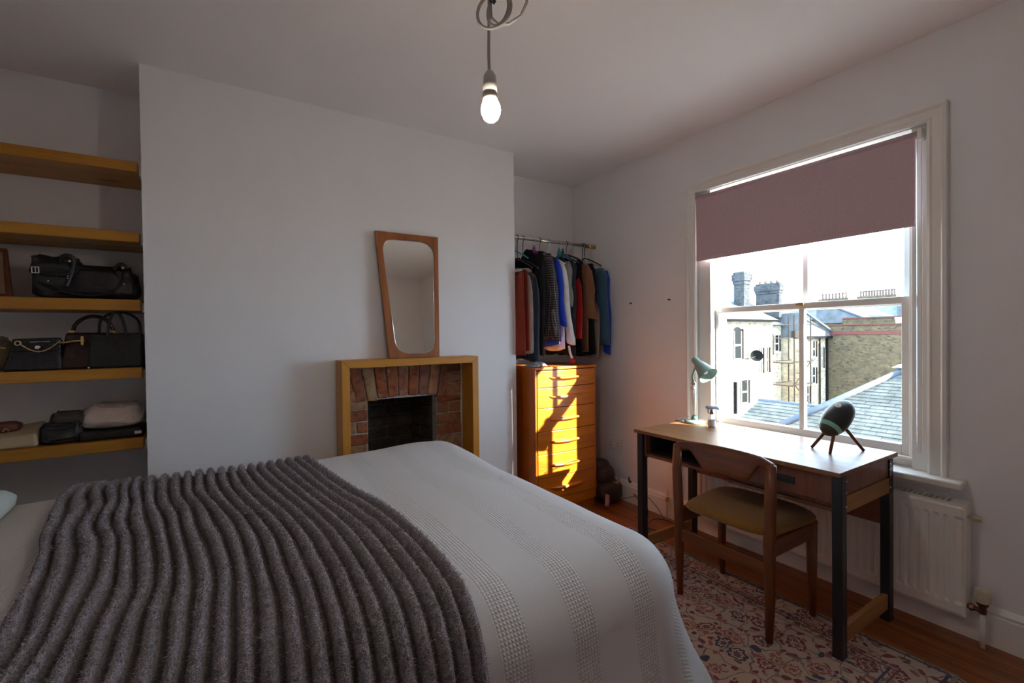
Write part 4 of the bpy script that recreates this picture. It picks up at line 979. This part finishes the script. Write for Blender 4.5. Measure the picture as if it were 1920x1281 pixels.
for p in ((-.565, 2.830, z3 + .10), (-.565, 2.828, z3 + .09), (-.63, 2.832, z3 + .075), (-.37, 2.835, z3 + .075)): MB().lathe([(.004, 0), (.003, .005)], p, (0, -1, 0), 8).build('stud', M['chrome'], b1)
bk = MB()
for s in (-1, 1): bk.tube([(-.672 + s * .011, 2.838, z3 + .11), (-.672 + s * .011, 2.836, z3 + .135)], .002, 6).tube([(-.684, 2.838, z3 + .1225 + s * .0125), (-.660, 2.836, z3 + .1225 + s * .0125)], .002, 6)
bk.tube([(-.672, 2.838, z3 + .11), (-.672, 2.836, z3 + .135)], .0016, 6); bk.build('buckle', M['chrome'], b1)
pf_ = thing('wooden_frame', (-.80, 2.99, z3), 'brown wooden frame edge leaning at the left end of the middle shelf', 'frame')
MB().hexa([(-.99, 2.93, z3 + .001), (-.768, 2.93, z3 + .001), (-.768, 2.945, z3 + .001), (-.99, 2.945, z3 + .001), (-.99, 2.99, z3 + .23), (-.80, 2.99, z3 + .23), (-.80, 3.005, z3 + .23), (-.99, 3.005, z3 + .23)]).build('frame_board', M['teakz'], pf_, bevel=.003)
MB().hexa([(-.97, 2.927, z3 + .02), (-.79, 2.927, z3 + .02), (-.79, 2.932, z3 + .02), (-.97, 2.932, z3 + .02), (-.97, 2.977, z3 + .21), (-.81, 2.977, z3 + .21), (-.81, 2.982, z3 + .21), (-.97, 2.982, z3 + .21)]).build('picture_panel', plain('dull_card', (.25, .16, .10), .8), pf_)

z4 = tops[3]
o = thing('pouch', (-.84, 2.90, z4), 'olive brown canvas pouch at the left end of the handbag shelf', 'bag')
softbox(-.84, 2.92, z4, .085, .05, .073, 9, .5, .25).build('pouch_body', olive, o, smooth=True)
MB().tube([(-.90, 2.868, z4 + .10), (-.84, 2.872, z4 + .115), (-.78, 2.875, z4 + .10)], .003, 6).build('zip', M['brass'], o)
b2 = thing('chain_handbag', (-.69, 2.89, z4), 'black crocodile handbag with a gold chain on the handbag shelf', 'bag')
q = MB(); q.hexa([(-.785, 2.840, z4), (-.598, 2.840, z4), (-.598, 2.945, z4), (-.785, 2.945, z4), (-.757, 2.870, z4 + .138), (-.603, 2.870, z4 + .143), (-.603, 2.91, z4 + .143), (-.757, 2.91, z4 + .138)])
q.build('bag_body', croc, b2, bevel=.012, seg=3)
q = MB(); q.hexa([(-.760, 2.852, z4 + .085), (-.600, 2.852, z4 + .085), (-.600, 2.862, z4 + .085), (-.760, 2.862, z4 + .085), (-.757, 2.862, z4 + .141), (-.601, 2.862, z4 + .146), (-.601, 2.872, z4 + .146), (-.757, 2.872, z4 + .141)])
q.build('flap', croc, b2, bevel=.004)
cz = lambda s: (-.728 + .128 * s, 2.846 - .004 * sin(pi * s), z4 + .118 - .040 * sin(pi * s) + .012 * s)
for i in range(16):
    p0, p1 = Vector(cz(i / 16)), Vector(cz((i + 1.15) / 16)); MB().tube([p0, p1], .0032 if i % 2 else .0024, 6).build('chain_link', M['brass'], b2)
MB().tube([(-.735 + .009 * cos(a), 2.846, z4 + .122 + .009 * sin(a)) for a in [k / 14 * 2 * pi for k in range(14)]], .0028, 6, closed=True).build('ring', M['brass'], b2, smooth=True)
blob((-.672, 2.842, z4 + .103), (.010, .004, .009), 2).build('charm', M['chrome'], b2, smooth=True)
MB().tube([(-.70, 2.860, z4 + .126), (-.635, 2.860, z4 + .128)], .002, 6).build('metal_trim', M['chrome'], b2)
b3 = thing('top_handle_bag', (-.55, 2.94, z4), 'oxblood leather bag with one arched handle behind the black ones', 'bag')
q = MB(); q.hexa([(-.612, 2.86, z4), (-.40, 2.86, z4), (-.40, 3.0, z4), (-.612, 3.0, z4), (-.592, 2.89, z4 + .168), (-.42, 2.89, z4 + .168), (-.42, 2.98, z4 + .168), (-.592, 2.98, z4 + .168)])
q.build('bag_body', oxbl, b3, bevel=.012, seg=3)
strap([(-.572, 2.92, z4 + .165), (-.562, 2.92, z4 + .205), (-.530, 2.92, z4 + .236), (-.49, 2.92, z4 + .245), (-.45, 2.92, z4 + .225), (-.425, 2.92, z4 + .175)], .0075, (1.1, .7, (0, 1, 0))).build('handle', oxbl, b3, smooth=True)
MB().tube([(-.605, 2.857, z4 + .120), (-.56, 2.862, z4 + .128), (-.52, 2.868, z4 + .130)], .0042, 8).build('gold_zip', M['brass'], b3, smooth=True)
for x_ in (-.572, -.427): B(x_ - .010, x_ + .010, 2.908, 2.93, z4 + .164, z4 + .178).build('handle_mount', M['brass'], b3, bevel=.002)
b4 = thing('tote_bag', (-.42, 2.89, z4), 'black structured handbag with twin loop handles next to the breast', 'bag')
q = MB(); q.hexa([(-.510, 2.828, z4), (-.308, 2.828, z4), (-.308, 2.935, z4), (-.510, 2.935, z4), (-.496, 2.842, z4 + .164), (-.308, 2.842, z4 + .164), (-.308, 2.925, z4 + .164), (-.496, 2.925, z4 + .164)])
q.build('bag_body', croc, b4, bevel=.010, seg=3)
for y_, xa, xb_ in ((2.846, -.436, -.372), (2.918, -.478, -.325)):
    xm = (xa + xb_) / 2
    strap([(xa, y_, z4 + .13), (xa, y_, z4 + .175), (xa + .012, y_, z4 + .235), (xm, y_, z4 + .268), (xb_ - .012, y_, z4 + .235), (xb_, y_, z4 + .175), (xb_, y_, z4 + .13)], .0062).build('handle', blkl, b4, smooth=True)
B(-.528, -.518, 2.826, 2.834, z4 + .110, z4 + .150).build('zip_pull', M['brass'], b4, bevel=.002)
for x_, z_ in ((-.55, .004),): blob((x_ + .05, 2.812, z4 + .006), (.005, .005, .005), 1, 10, 8).build('foot_stud', M['chrome'], b4, smooth=True)

z5 = tops[4]
o = thing('clutch', (-.79, 2.92, z5), 'flat beige leather clutch on the lowest shelf', 'bag')
q = MB(); q.hexa([(-.95, 2.835, z5 + .001), (-.678, 2.835, z5 + .001), (-.678, 2.99, z5 + .001), (-.95, 2.99, z5 + .001), (-.95, 2.838, z5 + .035), (-.682, 2.845, z5 + .058), (-.682, 2.99, z5 + .098), (-.95, 2.99, z5 + .062)])
q.build('clutch_body', plain('beige_leather', (.42, .31, .19), .5, var=.1), o, bevel=.012, seg=3)
o = thing('leather_strap', (-.80, 2.93, z5 + .065), 'folded reddish brown leather belt on the beige clutch', 'belt')
blob((-.80, 2.93, z5 + .087), (.048, .035, .022), 4, pw=.6).build('belt_coil', plain('red_brown_leather', (.12, .03, .02), .45), o, smooth=True)
MB().tube([(-.80, 2.893, z5 + .072), (-.792, 2.892, z5 + .085), (-.78, 2.893, z5 + .074)], .003, 6).build('buckle', M['brass'], o)
o = thing('folded_bag', (-.60, 2.92, z5), 'crumpled black and brown leather bag in the middle of the lowest shelf', 'bag')
softbox(-.605, 2.92, z5 + .001, .078, .085, .048, 12, .8, .4).build('bag_body', blkl, o, smooth=True)
softbox(-.585, 2.92, z5 + .088, .068, .07, .024, 14, .7, .4).build('bag_flap', plain('dark_brown_leather', (.045, .030, .022), .4, bs=40, bd=.004), o, smooth=True)
o = thing('laptop_case', (-.43, 2.92, z5), 'flat black padded case lying under the champagne bag', 'case')
B(-.545, -.312, 2.832, 3.02, z5 + .001, z5 + .046).build('case_body', blkl, o, bevel=.014, seg=3)
B(-.345, -.318, 2.829, 2.834, z5 + .016, z5 + .030).build('case_tag', plain('silver_tag', (.6, .55, .6), .4), o, bevel=.002)
o = thing('metallic_bag', (-.43, 2.92, z5 + .047), 'soft metallic champagne bag resting on the black case', 'bag')
softbox(-.43, 2.92, z5 + .047, .126, .085, .058, 21, .55, .28, pw=.6).build('bag_body', gold, o, smooth=True)
MB().tube([(-.325, 2.843, z5 + .075), (-.318, 2.85, z5 + .10), (-.31, 2.87, z5 + .135)], .004, 6).build('piping', gold, o, smooth=True)

# ---------------------------------------------------------------- outside: the backs of the terrace across the yards
def wallmat(name, a, c, m2, sc=1.0):
    m, t, b = nt(name)
    co = coords(t)
    sp2 = nd(t, 'ShaderNodeSeparateXYZ'); L(t, co, sp2.inputs[0]); cm = nd(t, 'ShaderNodeCombineXYZ')
    sm = nd(t, 'ShaderNodeMath', operation='ADD'); L(t, sp2.outputs[0], sm.inputs[0]); L(t, sp2.outputs[1], sm.inputs[1]); L(t, sm.outputs[0], cm.inputs[0]); L(t, sp2.outputs[2], cm.inputs[1])
    br = nd(t, 'ShaderNodeTexBrick'); br.inputs['Scale'].default_value = 4.4 * sc; br.inputs['Mortar Size'].default_value = .018; br.inputs['Color1'].default_value = c4(a); br.inputs['Color2'].default_value = c4(c); br.inputs['Mortar'].default_value = c4(m2)
    L(t, cm.outputs[0], br.inputs[0])
    n = nd(t, 'ShaderNodeTexNoise'); n.inputs['Scale'].default_value = 2.2; n.inputs['Detail'].default_value = 9; n.inputs['Roughness'].default_value = .75; L(t, cm.outputs[0], n.inputs[0])
    r = ramp(t, n.outputs[0], [(.36, (.62, .62, .66)), (.5, (1, 1, 1)), (.68, (1.35, 1.25, 1.05))])
    n3 = nd(t, 'ShaderNodeTexNoise'); n3.inputs['Scale'].default_value = 1.0; n3.inputs['Detail'].default_value = 3; mp3 = nd(t, 'ShaderNodeMapping'); mp3.inputs['Scale'].default_value = (4.2, 12.5, 1); L(t, cm.outputs[0], mp3.inputs[0]); L(t, mp3.outputs[0], n3.inputs[0])
    r3 = ramp(t, n3.outputs[0], [(.30, (.25, .25, .28)), (.42, (1, 1, 1)), (.62, (1, 1, 1)), (.74, (1.4, 1.35, 1.2))]); m3 = nd(t, 'ShaderNodeMixRGB', blend_type='MULTIPLY'); m3.inputs[0].default_value = 1; L(t, r, m3.inputs[1]); L(t, r3, m3.inputs[2]); r = m3.outputs[0]
    mx = nd(t, 'ShaderNodeMixRGB', blend_type='MULTIPLY'); mx.inputs[0].default_value = 1; L(t, br.outputs[0], mx.inputs[1]); L(t, r, mx.inputs[2])
    L(t, mx.outputs[0], b.inputs['Base Color']); b.inputs['Roughness'].default_value = .95; b.inputs['Specular IOR Level'].default_value = .1; return m
M['stock'] = wallmat('london_stock_brick', (.115, .086, .050), (.078, .060, .038), (.090, .076, .055))
M['pstock'] = wallmat('pale_stock_brick', (.42, .36, .26), (.36, .30, .21), (.40, .36, .29))
M['redb'] = plain('red_brick_course', (.11, .026, .022), .9, var=.2)
M['gut'] = plain('dark_gutter', (.008, .008, .008), .9, spec=.05)
M['darkbrick'] = plain('dark_reveal', (.020, .012, .008), .95, spec=.05)
M['slate'] = plain('roof_slate', (.068, .069, .062), .8, var=.45, vs=3.0, bs=30, bd=.006, rand=True, spec=.15)
M['slatel'] = plain('weathered_slate', (.10, .11, .12), .9, var=.3, vs=2, spec=.1)
M['lead'] = plain('lead_flashing', (.07, .08, .10), .8, var=.15, spec=.15)
M['pot'] = plain('clay_chimney_pot', (.12, .07, .055), .9, var=.2)
M['stone'] = plain('painted_stone', (.50, .47, .42), .9)
M['scaf'] = plain('scaffold_steel', (.030, .024, .020), .8, spec=.1)
M['wing'] = plain('dark_window_glass', (.010, .011, .010), .4, spec=.1)
M['timber'] = plain('scaffold_boards', (.06, .038, .02), .9)

# nearest neighbour: a low slate roof seen from above
ra = thing('slate_roof', (10, 2.4, -3), 'grey slate hipped roof just outside the window, lower right', 'roof')
ev, rdg = Vector((9.0, 0, -.50)), Vector((11.0, 0, .48))
hipY = lambda X: 4.63 - .59 * (X - 9.0)
B(9.12, 14.9, -1.0, 4.3, -3.4, -.62).build('outer_wall', M['stock'], ra)
MB().hexa([(9, -1, -.56), (15, -1, -.56), (15, 4.63, -.56), (9, 4.63, -.56), (11, -1, .40), (13, -1, .40), (13, 3.45, .40), (11, 3.45, .40)]).build('roof_deck', M['slatel'], ra)
sl = MB(); rows = 20; dx = 2.0 / rows; slope = (.98 / 2.0)
for r in range(rows):
    x0 = 9.0 + r * dx; x1 = x0 + dx * 1.55; y = -.2 + (.11 if r % 2 else 0)
    while y < hipY(x0 + dx * .5) - .02:
        y1 = min(y + .215, hipY(x0 + dx * .7)); z0 = -.50 + slope * (x0 - 9) + .016 + rnd(0, .006); z1 = -.50 + slope * (x1 - 9) + .002
        sl.add([(x0, y, z0 - .008), (x0, y1, z0 - .008), (x0, y, z0), (x0, y1, z0), (x1, y, z1), (x1, y1, z1)], [(0, 1, 3, 2), (2, 3, 5, 4)])
        y += .22
tag(sl.build('slates', M['slate'], ra), kind='stuff')
hp_ = MB()
MB().tube([(8.98, 4.63, -.46), (11.0, 3.45, .51)], .06, 8).build('hip_tile', M['lead'], ra, smooth=True)
MB().tube([(11.0, -1, .50), (11.0, 3.47, .50)], .06, 8).build('ridge_tile', M['lead'], ra, smooth=True)
MB().tube([(8.93, -1, -.52), (8.93, 4.66, -.52)], .055, 8).build('gutter', M['lead'], ra, smooth=True)
rl = B(10.98, 11.35, 3.02, 3.52, .47, .58).build('roof_vent', M['lead'], ra, bevel=.01)
MB().hexa([(10.92, 2.98, .58), (11.4, 2.98, .58), (11.4, 3.58, .58), (10.92, 3.58, .58), (11.1, 3.1, .66), (11.25, 3.1, .66), (11.25, 3.46, .66), (11.1, 3.46, .66)]).build('vent_cap', M['stone'], rl)
rb2 = thing('lean_to_roof', (11.5, 6.0, -3), 'lower slate roof beyond the hipped one, at the foot of the cream house', 'roof')
B(10.6, 12.05, 4.9, 6.72, -3.4, -1.1).build('outer_wall', M['stock'], rb2)
MB().hexa([(10.3, 4.75, -1.22), (12.05, 4.75, -1.22), (12.05, 6.75, -1.22), (10.3, 6.75, -1.22), (11.95, 4.75, -.53), (12.05, 4.75, -.53), (12.05, 6.75, -.53), (11.95, 6.75, -.53)]).build('roof_deck', M['slatel'], rb2)
sl = MB()
for r in range(12):
    x0 = 10.3 + r * .1375; x1 = x0 + .2; y = 4.75 + (.1 if r % 2 else 0)
    while y < 6.75:
        y1 = min(y + .205, 6.75); z0 = -1.20 + .418 * (x0 - 10.3) + .016 + rnd(0, .006); z1 = -1.20 + .418 * (x1 - 10.3) + .002
        sl.add([(x0, y, z0 - .008), (x0, y1, z0 - .008), (x0, y, z0), (x0, y1, z0), (x1, y, z1), (x1, y1, z1)], [(0, 1, 3, 2), (2, 3, 5, 4)]); y += .21
tag(sl.build('slates', M['slate'], rb2), kind='stuff')
MB().tube([(12.0, 4.75, -.50), (12.0, 6.78, -.50)], .05, 8).build('ridge_tile', M['lead'], rb2, smooth=True)

# cream house (south face in full sun) with the recessed part and the rear wing
YFc = 14.0
hs = thing('cream_house', (25, 15.5, -5), 'sunlit cream brick house with an arched window, left of the view', 'house')
B(20.0, 26.2, YFc, 20, -6, 1.95).build('house_wall', M['pstock'], hs)
MB().hexa([(19.8, YFc - .35, 1.95), (26.3, YFc - .35, 1.95), (26.3, 20.3, 1.95), (19.8, 20.3, 1.95), (19.8, 17.0, 3.55), (26.3, 17.0, 3.55), (26.3, 17.2, 3.55), (19.8, 17.2, 3.55)]).build('roof', M['slatel'], hs)
B(19.8, 26.3, YFc - .42, YFc - .28, 1.86, 1.98).build('gutter', M['gut'], hs, bevel=.02)
def window(par, x0, x1, z0, z1, arch=False, wall_y=YFc):
    poly = [(x0, z0), (x1, z0), (x1, z1)] + ([(x0 + (x1 - x0) * (.5 + .5 * cos(a)), z1 + .22 * sin(a)) for a in [pi * k / 8 for k in range(1, 8)]] if arch else []) + [(x0, z1)]
    f = MB().prism(poly, lambda u, v, w: (u, w, v), wall_y - .02, wall_y + .03).build('window', M['wing'], par)
    cxm = (x0 + x1) / 2; fr_ = MB(); zm = (z0 + z1) / 2
    fr_.box(x0, x0 + .05, wall_y - .05, wall_y - .02, z0, z1).box(x1 - .05, x1, wall_y - .05, wall_y - .02, z0, z1).box(x0 + .05, x1 - .05, wall_y - .05, wall_y - .02, zm - .04, zm + .04).box(x0 + .05, x1 - .05, wall_y - .05, wall_y - .02, z0, z0 + .06)
    fr_.build('sash_frame', M['stone'], f)
    B(x0 - .1, x1 + .1, wall_y - .12, wall_y, z0 - .10, z0).build('sill', M['stone'], f)
    rv = MB(); rv.box(x1, x1 + .08, wall_y - .10, wall_y, z0, z1 + (.1 if arch else 0)); rv.build('reveal', M['darkbrick'], f)
window(hs, 22.45, 23.15, -.10, 1.38, True)
window(hs, 24.88, 25.12, -.94, .46); window(hs, 25.48, 25.72, -.94, .46)
window(hs, 23.05, 23.7, -2.45, -1.22)
MB().tube([(22.5, YFc - .08, -2.9), (22.5, YFc - .08, -1.25)], .08, 8).build('drain_pipe', M['gut'], hs)
ds = MB(); ds.lathe([(.0001, 0), (.15, .02), (.27, .08), (.30, .12)], (24.0, YFc - .32, .04), (-.75, -.6, .25), 18, cap=False)
o = thing('satellite_dish', (24.0, YFc, .04), 'small satellite dish on the cream house beside the arched window', 'satellite dish')
ds.build('dish', M['gut'], o, smooth=True, solid=.02)
MB().tube([(23.45, YFc, -.1), (23.7, YFc - .25, -.05), (24.0, YFc - .30, .04)], .03, 6).build('bracket', M['scaf'], o)
hr = thing('recessed_house', (28, 17, -5), 'pale set back house part behind the scaffolding', 'house')
B(26.3, 29.4, YFc + 1.2, 20, -6, 1.75).build('house_wall', M['pstock'], hr)
MB().hexa([(26.35, YFc + .95, 1.75), (29.4, YFc + .95, 1.75), (29.4, 20.3, 1.75), (26.35, 20.3, 1.75), (26.35, 17.0, 3.2), (29.4, 17.0, 3.2), (29.4, 17.2, 3.2), (26.35, 17.2, 3.2)]).build('roof', M['slatel'], hr)
window(hr, 27.6, 28.3, -.1, 1.2, wall_y=YFc + 1.2); window(hr, 28.6, 29.1, .1, 1.1, wall_y=YFc + 1.2)
wg = thing('rear_wing', (31, 15.5, -5), 'narrow sunlit rear wing with a sloping roof next to the brick party wall', 'house')
B(29.5, 32.55, YFc, 20, -6, 1.05).build('house_wall', M['pstock'], wg)
MB().hexa([(29.45, YFc - .2, .98), (32.6, YFc - .2, .98), (32.6, 20.2, .98), (29.45, 20.2, .98), (29.45, YFc + .2, 2.45), (32.6, YFc - .1, 1.25), (32.6, 20.2, 1.25), (29.45, 20.2, 2.45)]).build('roof', M['slatel'], wg)
MB().tube([(29.3, YFc - .22, 2.5), (32.8, YFc - .22, 1.28)], .08, 8).build('verge', M['lead'], wg)
B(29.5, 32.7, YFc - .3, YFc - .12, .88, 1.02).build('gutter', M['gut'], wg)
window(wg, 30.6, 31.0, -.25, .72); window(wg, 30.6, 31.0, -1.9, -.9); window(wg, 31.7, 31.95, -1.0, .3); window(wg, 29.9, 30.2, -3.0, -2.0)
MB().tube([(32.35, YFc - .1, -4), (32.35, YFc - .1, .9)], .07, 8).build('drain_pipe', M['gut'], wg)
MB().tube([(31.4, YFc - .1, -4), (31.4, YFc - .1, .9)], .05, 8).build('drain_pipe', M['darkbrick'], wg)
# scaffolding
sf = thing('scaffold', (27.4, 13.4, -5), 'steel scaffolding tower standing against the pale house back', 'scaffold')
for x_ in (26.5, 28.3):
    for y_ in (13.0, 14.2): MB().tube([(x_, y_, -5), (x_, y_, 2.2)], .035, 6).build('upright', M['scaf'], sf)
for z_ in (-2.9, -1.6, -.35, .95, 1.7):
    for y_ in (13.0, 14.2): MB().tube([(26.4, y_, z_), (28.6, y_, z_)], .032, 6).build('ledger', M['scaf'], sf)
for z_ in (-1.6, -.35):
    B(26.4, 28.5, 13.0, 14.2, z_ - .10, z_ - .04).build('deck_board', M['timber'], sf)
MB().tube([(26.5, 12.98, -1.6), (28.3, 12.98, -.35)], .03, 6).build('brace', M['scaf'], sf)
MB().tube([(28.3, 12.98, -2.9), (26.5, 12.98, -1.6)], .03, 6).build('brace', M['scaf'], sf)
B(26.4, 26.85, 12.9, 13.1, .98, 1.35).build('notice_board', M['scaf'], sf)
# chimneys on the ridge
M['shadeb'] = wallmat('shade_toned_chimney_brick', (.060, .062, .064), (.045, .048, .052), (.06, .06, .06))  # dark bluish tone of the shaded stack faces put into the brick colour
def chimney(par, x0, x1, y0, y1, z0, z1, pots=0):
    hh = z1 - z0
    o = B(x0, x1, y0, y1, z0, z1 - .30 * hh).build('chimney_stack', M['shadeb'], par)
    B(x0 - .04, x1 + .04, y0 - .04, y1 + .04, z1 - .30 * hh, z1 - .22 * hh).build('corbel', M['shadeb'], o)
    B(x0 - .09, x1 + .09, y0 - .09, y1 + .09, z1 - .22 * hh, z1 - .06 * hh).build('corbel', M['shadeb'], o)
    B(x0 - .02, x1 + .02, y0 - .02, y1 + .02, z1 - .06 * hh, z1).build('chimney_cap', M['shadeb'], o)
    for i in range(pots):
        yy_ = y0 + (y1 - y0) * (i + .5) / pots; MB().lathe([(.10, 0), (.09, .12), (.11, .15)], ((x0 + x1) / 2, yy_, z1), n=10).build('chimney_pot', M['pot'], o)
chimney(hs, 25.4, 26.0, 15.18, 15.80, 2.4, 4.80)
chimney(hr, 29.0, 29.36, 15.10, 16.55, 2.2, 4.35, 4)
# brick party wall, walls behind it
pw = thing('party_wall', (32.8, 11, -5), 'long yellow stock brick party wall with a red course, in shade', 'wall')
B(32.66, 32.95, 8.2, 13.98, -6, 1.10).build('lower_brickwork', M['stock'], pw)
B(32.62, 32.97, 8.2, 13.98, 1.10, 1.30).build('red_course', M['redb'], pw)
B(32.66, 32.95, 8.2, 13.98, 1.30, 1.66).build('upper_brickwork', M['stock'], pw)
B(32.60, 33.0, 8.2, 13.9, 1.66, 1.72).build('coping', M['redb'], pw)
pw2 = thing('back_wall', (36.3, 12, -5), 'lower grey brick wall with red coping behind the party wall', 'wall')
B(36.2, 36.5, 7.5, 14.6, -5, 2.14).build('brickwork', M['stock'], pw2)
B(36.14, 36.56, 7.5, 14.6, 2.14, 2.22).build('coping', M['redb'], pw2)
o = thing('flue_pot', (33.9, 10.8, 1.5), 'white flue pot standing behind the party wall', 'chimney pot')
MB().lathe([(.24, 0), (.26, .5), (.30, .62), (.30, .70)], (34.2, 10.75, 1.40), n=14).build('pot', M['stone'], o, smooth=True)
B(33.9, 34.5, 10.45, 11.05, -3, 1.40).build('plinth', M['stock'], o)
ex = thing('extension_roof', (40, 14, 1), 'bright sloping slate roof of a rear extension beyond the walls', 'roof')
MB().hexa([(37, 13.2, 1.9), (44, 13.2, 1.9), (44, 16.6, 1.9), (37, 16.6, 1.9), (37, 16.4, 3.5), (44, 16.4, 3.5), (44, 16.6, 3.5), (37, 16.6, 3.5)]).build('roof', M['slatel'], ex)
B(37.1, 44, 13.4, 16.5, -4, 1.9).build('outer_wall', M['stock'], ex)
MB().tube([(36.98, 13.15, 1.95), (36.98, 16.4, 3.52)], .07, 6).build('verge', M['lead'], ex)
for (x0, y0, l) in ((40, 10.6, 'second sloping extension roof, middle of the far roofs'), (39, 7.6, 'third sloping extension roof, at the right edge of the view')):
    e2 = thing('extension_roof', (x0, y0, 1), l, 'roof')
    MB().hexa([(x0, y0, 2.3), (45, y0, 2.3), (45, y0 + 2.2, 2.3), (x0, y0 + 2.2, 2.3), (x0, y0 + 2.0, 3.3), (45, y0 + 2.0, 3.3), (45, y0 + 2.2, 3.3), (x0, y0 + 2.2, 3.3)]).build('roof', M['slatel'], e2)
    B(x0 + .1, 45, y0 + .15, y0 + 2.1, -4, 2.3).build('outer_wall', M['stock'], e2)
    MB().tube([(x0 - .02, y0, 2.35), (x0 - .02, y0 + 2.05, 3.35)], .06, 6).build('verge', M['stone'], e2)
ft = thing('far_terrace', (47, 16, -4), 'far row of slate roofed houses along the skyline', 'house')
B(45.2, 50, 2, 23, -5, 2.4).build('house_wall', M['stock'], ft)
MB().hexa([(44.9, 2, 2.4), (50, 2, 2.4), (50, 23, 2.4), (44.9, 23, 2.4), (47.5, 2, 4.05), (47.6, 2, 4.05), (47.6, 23, 4.05), (47.5, 23, 4.05)]).build('roof', M['slatel'], ft)
for y_ in (8.6, 11.3, 14.1, 17): MB().hexa([(44.8, y_, 2.4), (47.6, y_, 4.05), (47.6, y_ + .25, 4.05), (44.8, y_ + .25, 2.4), (44.8, y_, 2.55), (47.6, y_, 4.22), (47.6, y_ + .25, 4.22), (44.8, y_ + .25, 2.55)]).build('party_upstand', M['stone'], ft)
for (y0, y1, n) in ((18.72, 20.9, 8), (15.25, 17.85, 13)):
    o = B(47.2, 47.8, y0 - .1, y1 + .1, 3.6, 4.32).build('chimney_stack', M['stock'], ft)
    for i in range(n):
        yy_ = y0 + (y1 - y0) * (i + .5) / n; MB().lathe([(.085, 0), (.075, .36), (.10, .40), (.10, .48)], (47.5, yy_, 4.32), n=8).build('chimney_pot', M['pot'], o)
tag(B(2.95, 70, -30, 45, -6.2, -6).build('ground', plain('yard_paving', (.22, .20, .17), .95)), kind='structure')
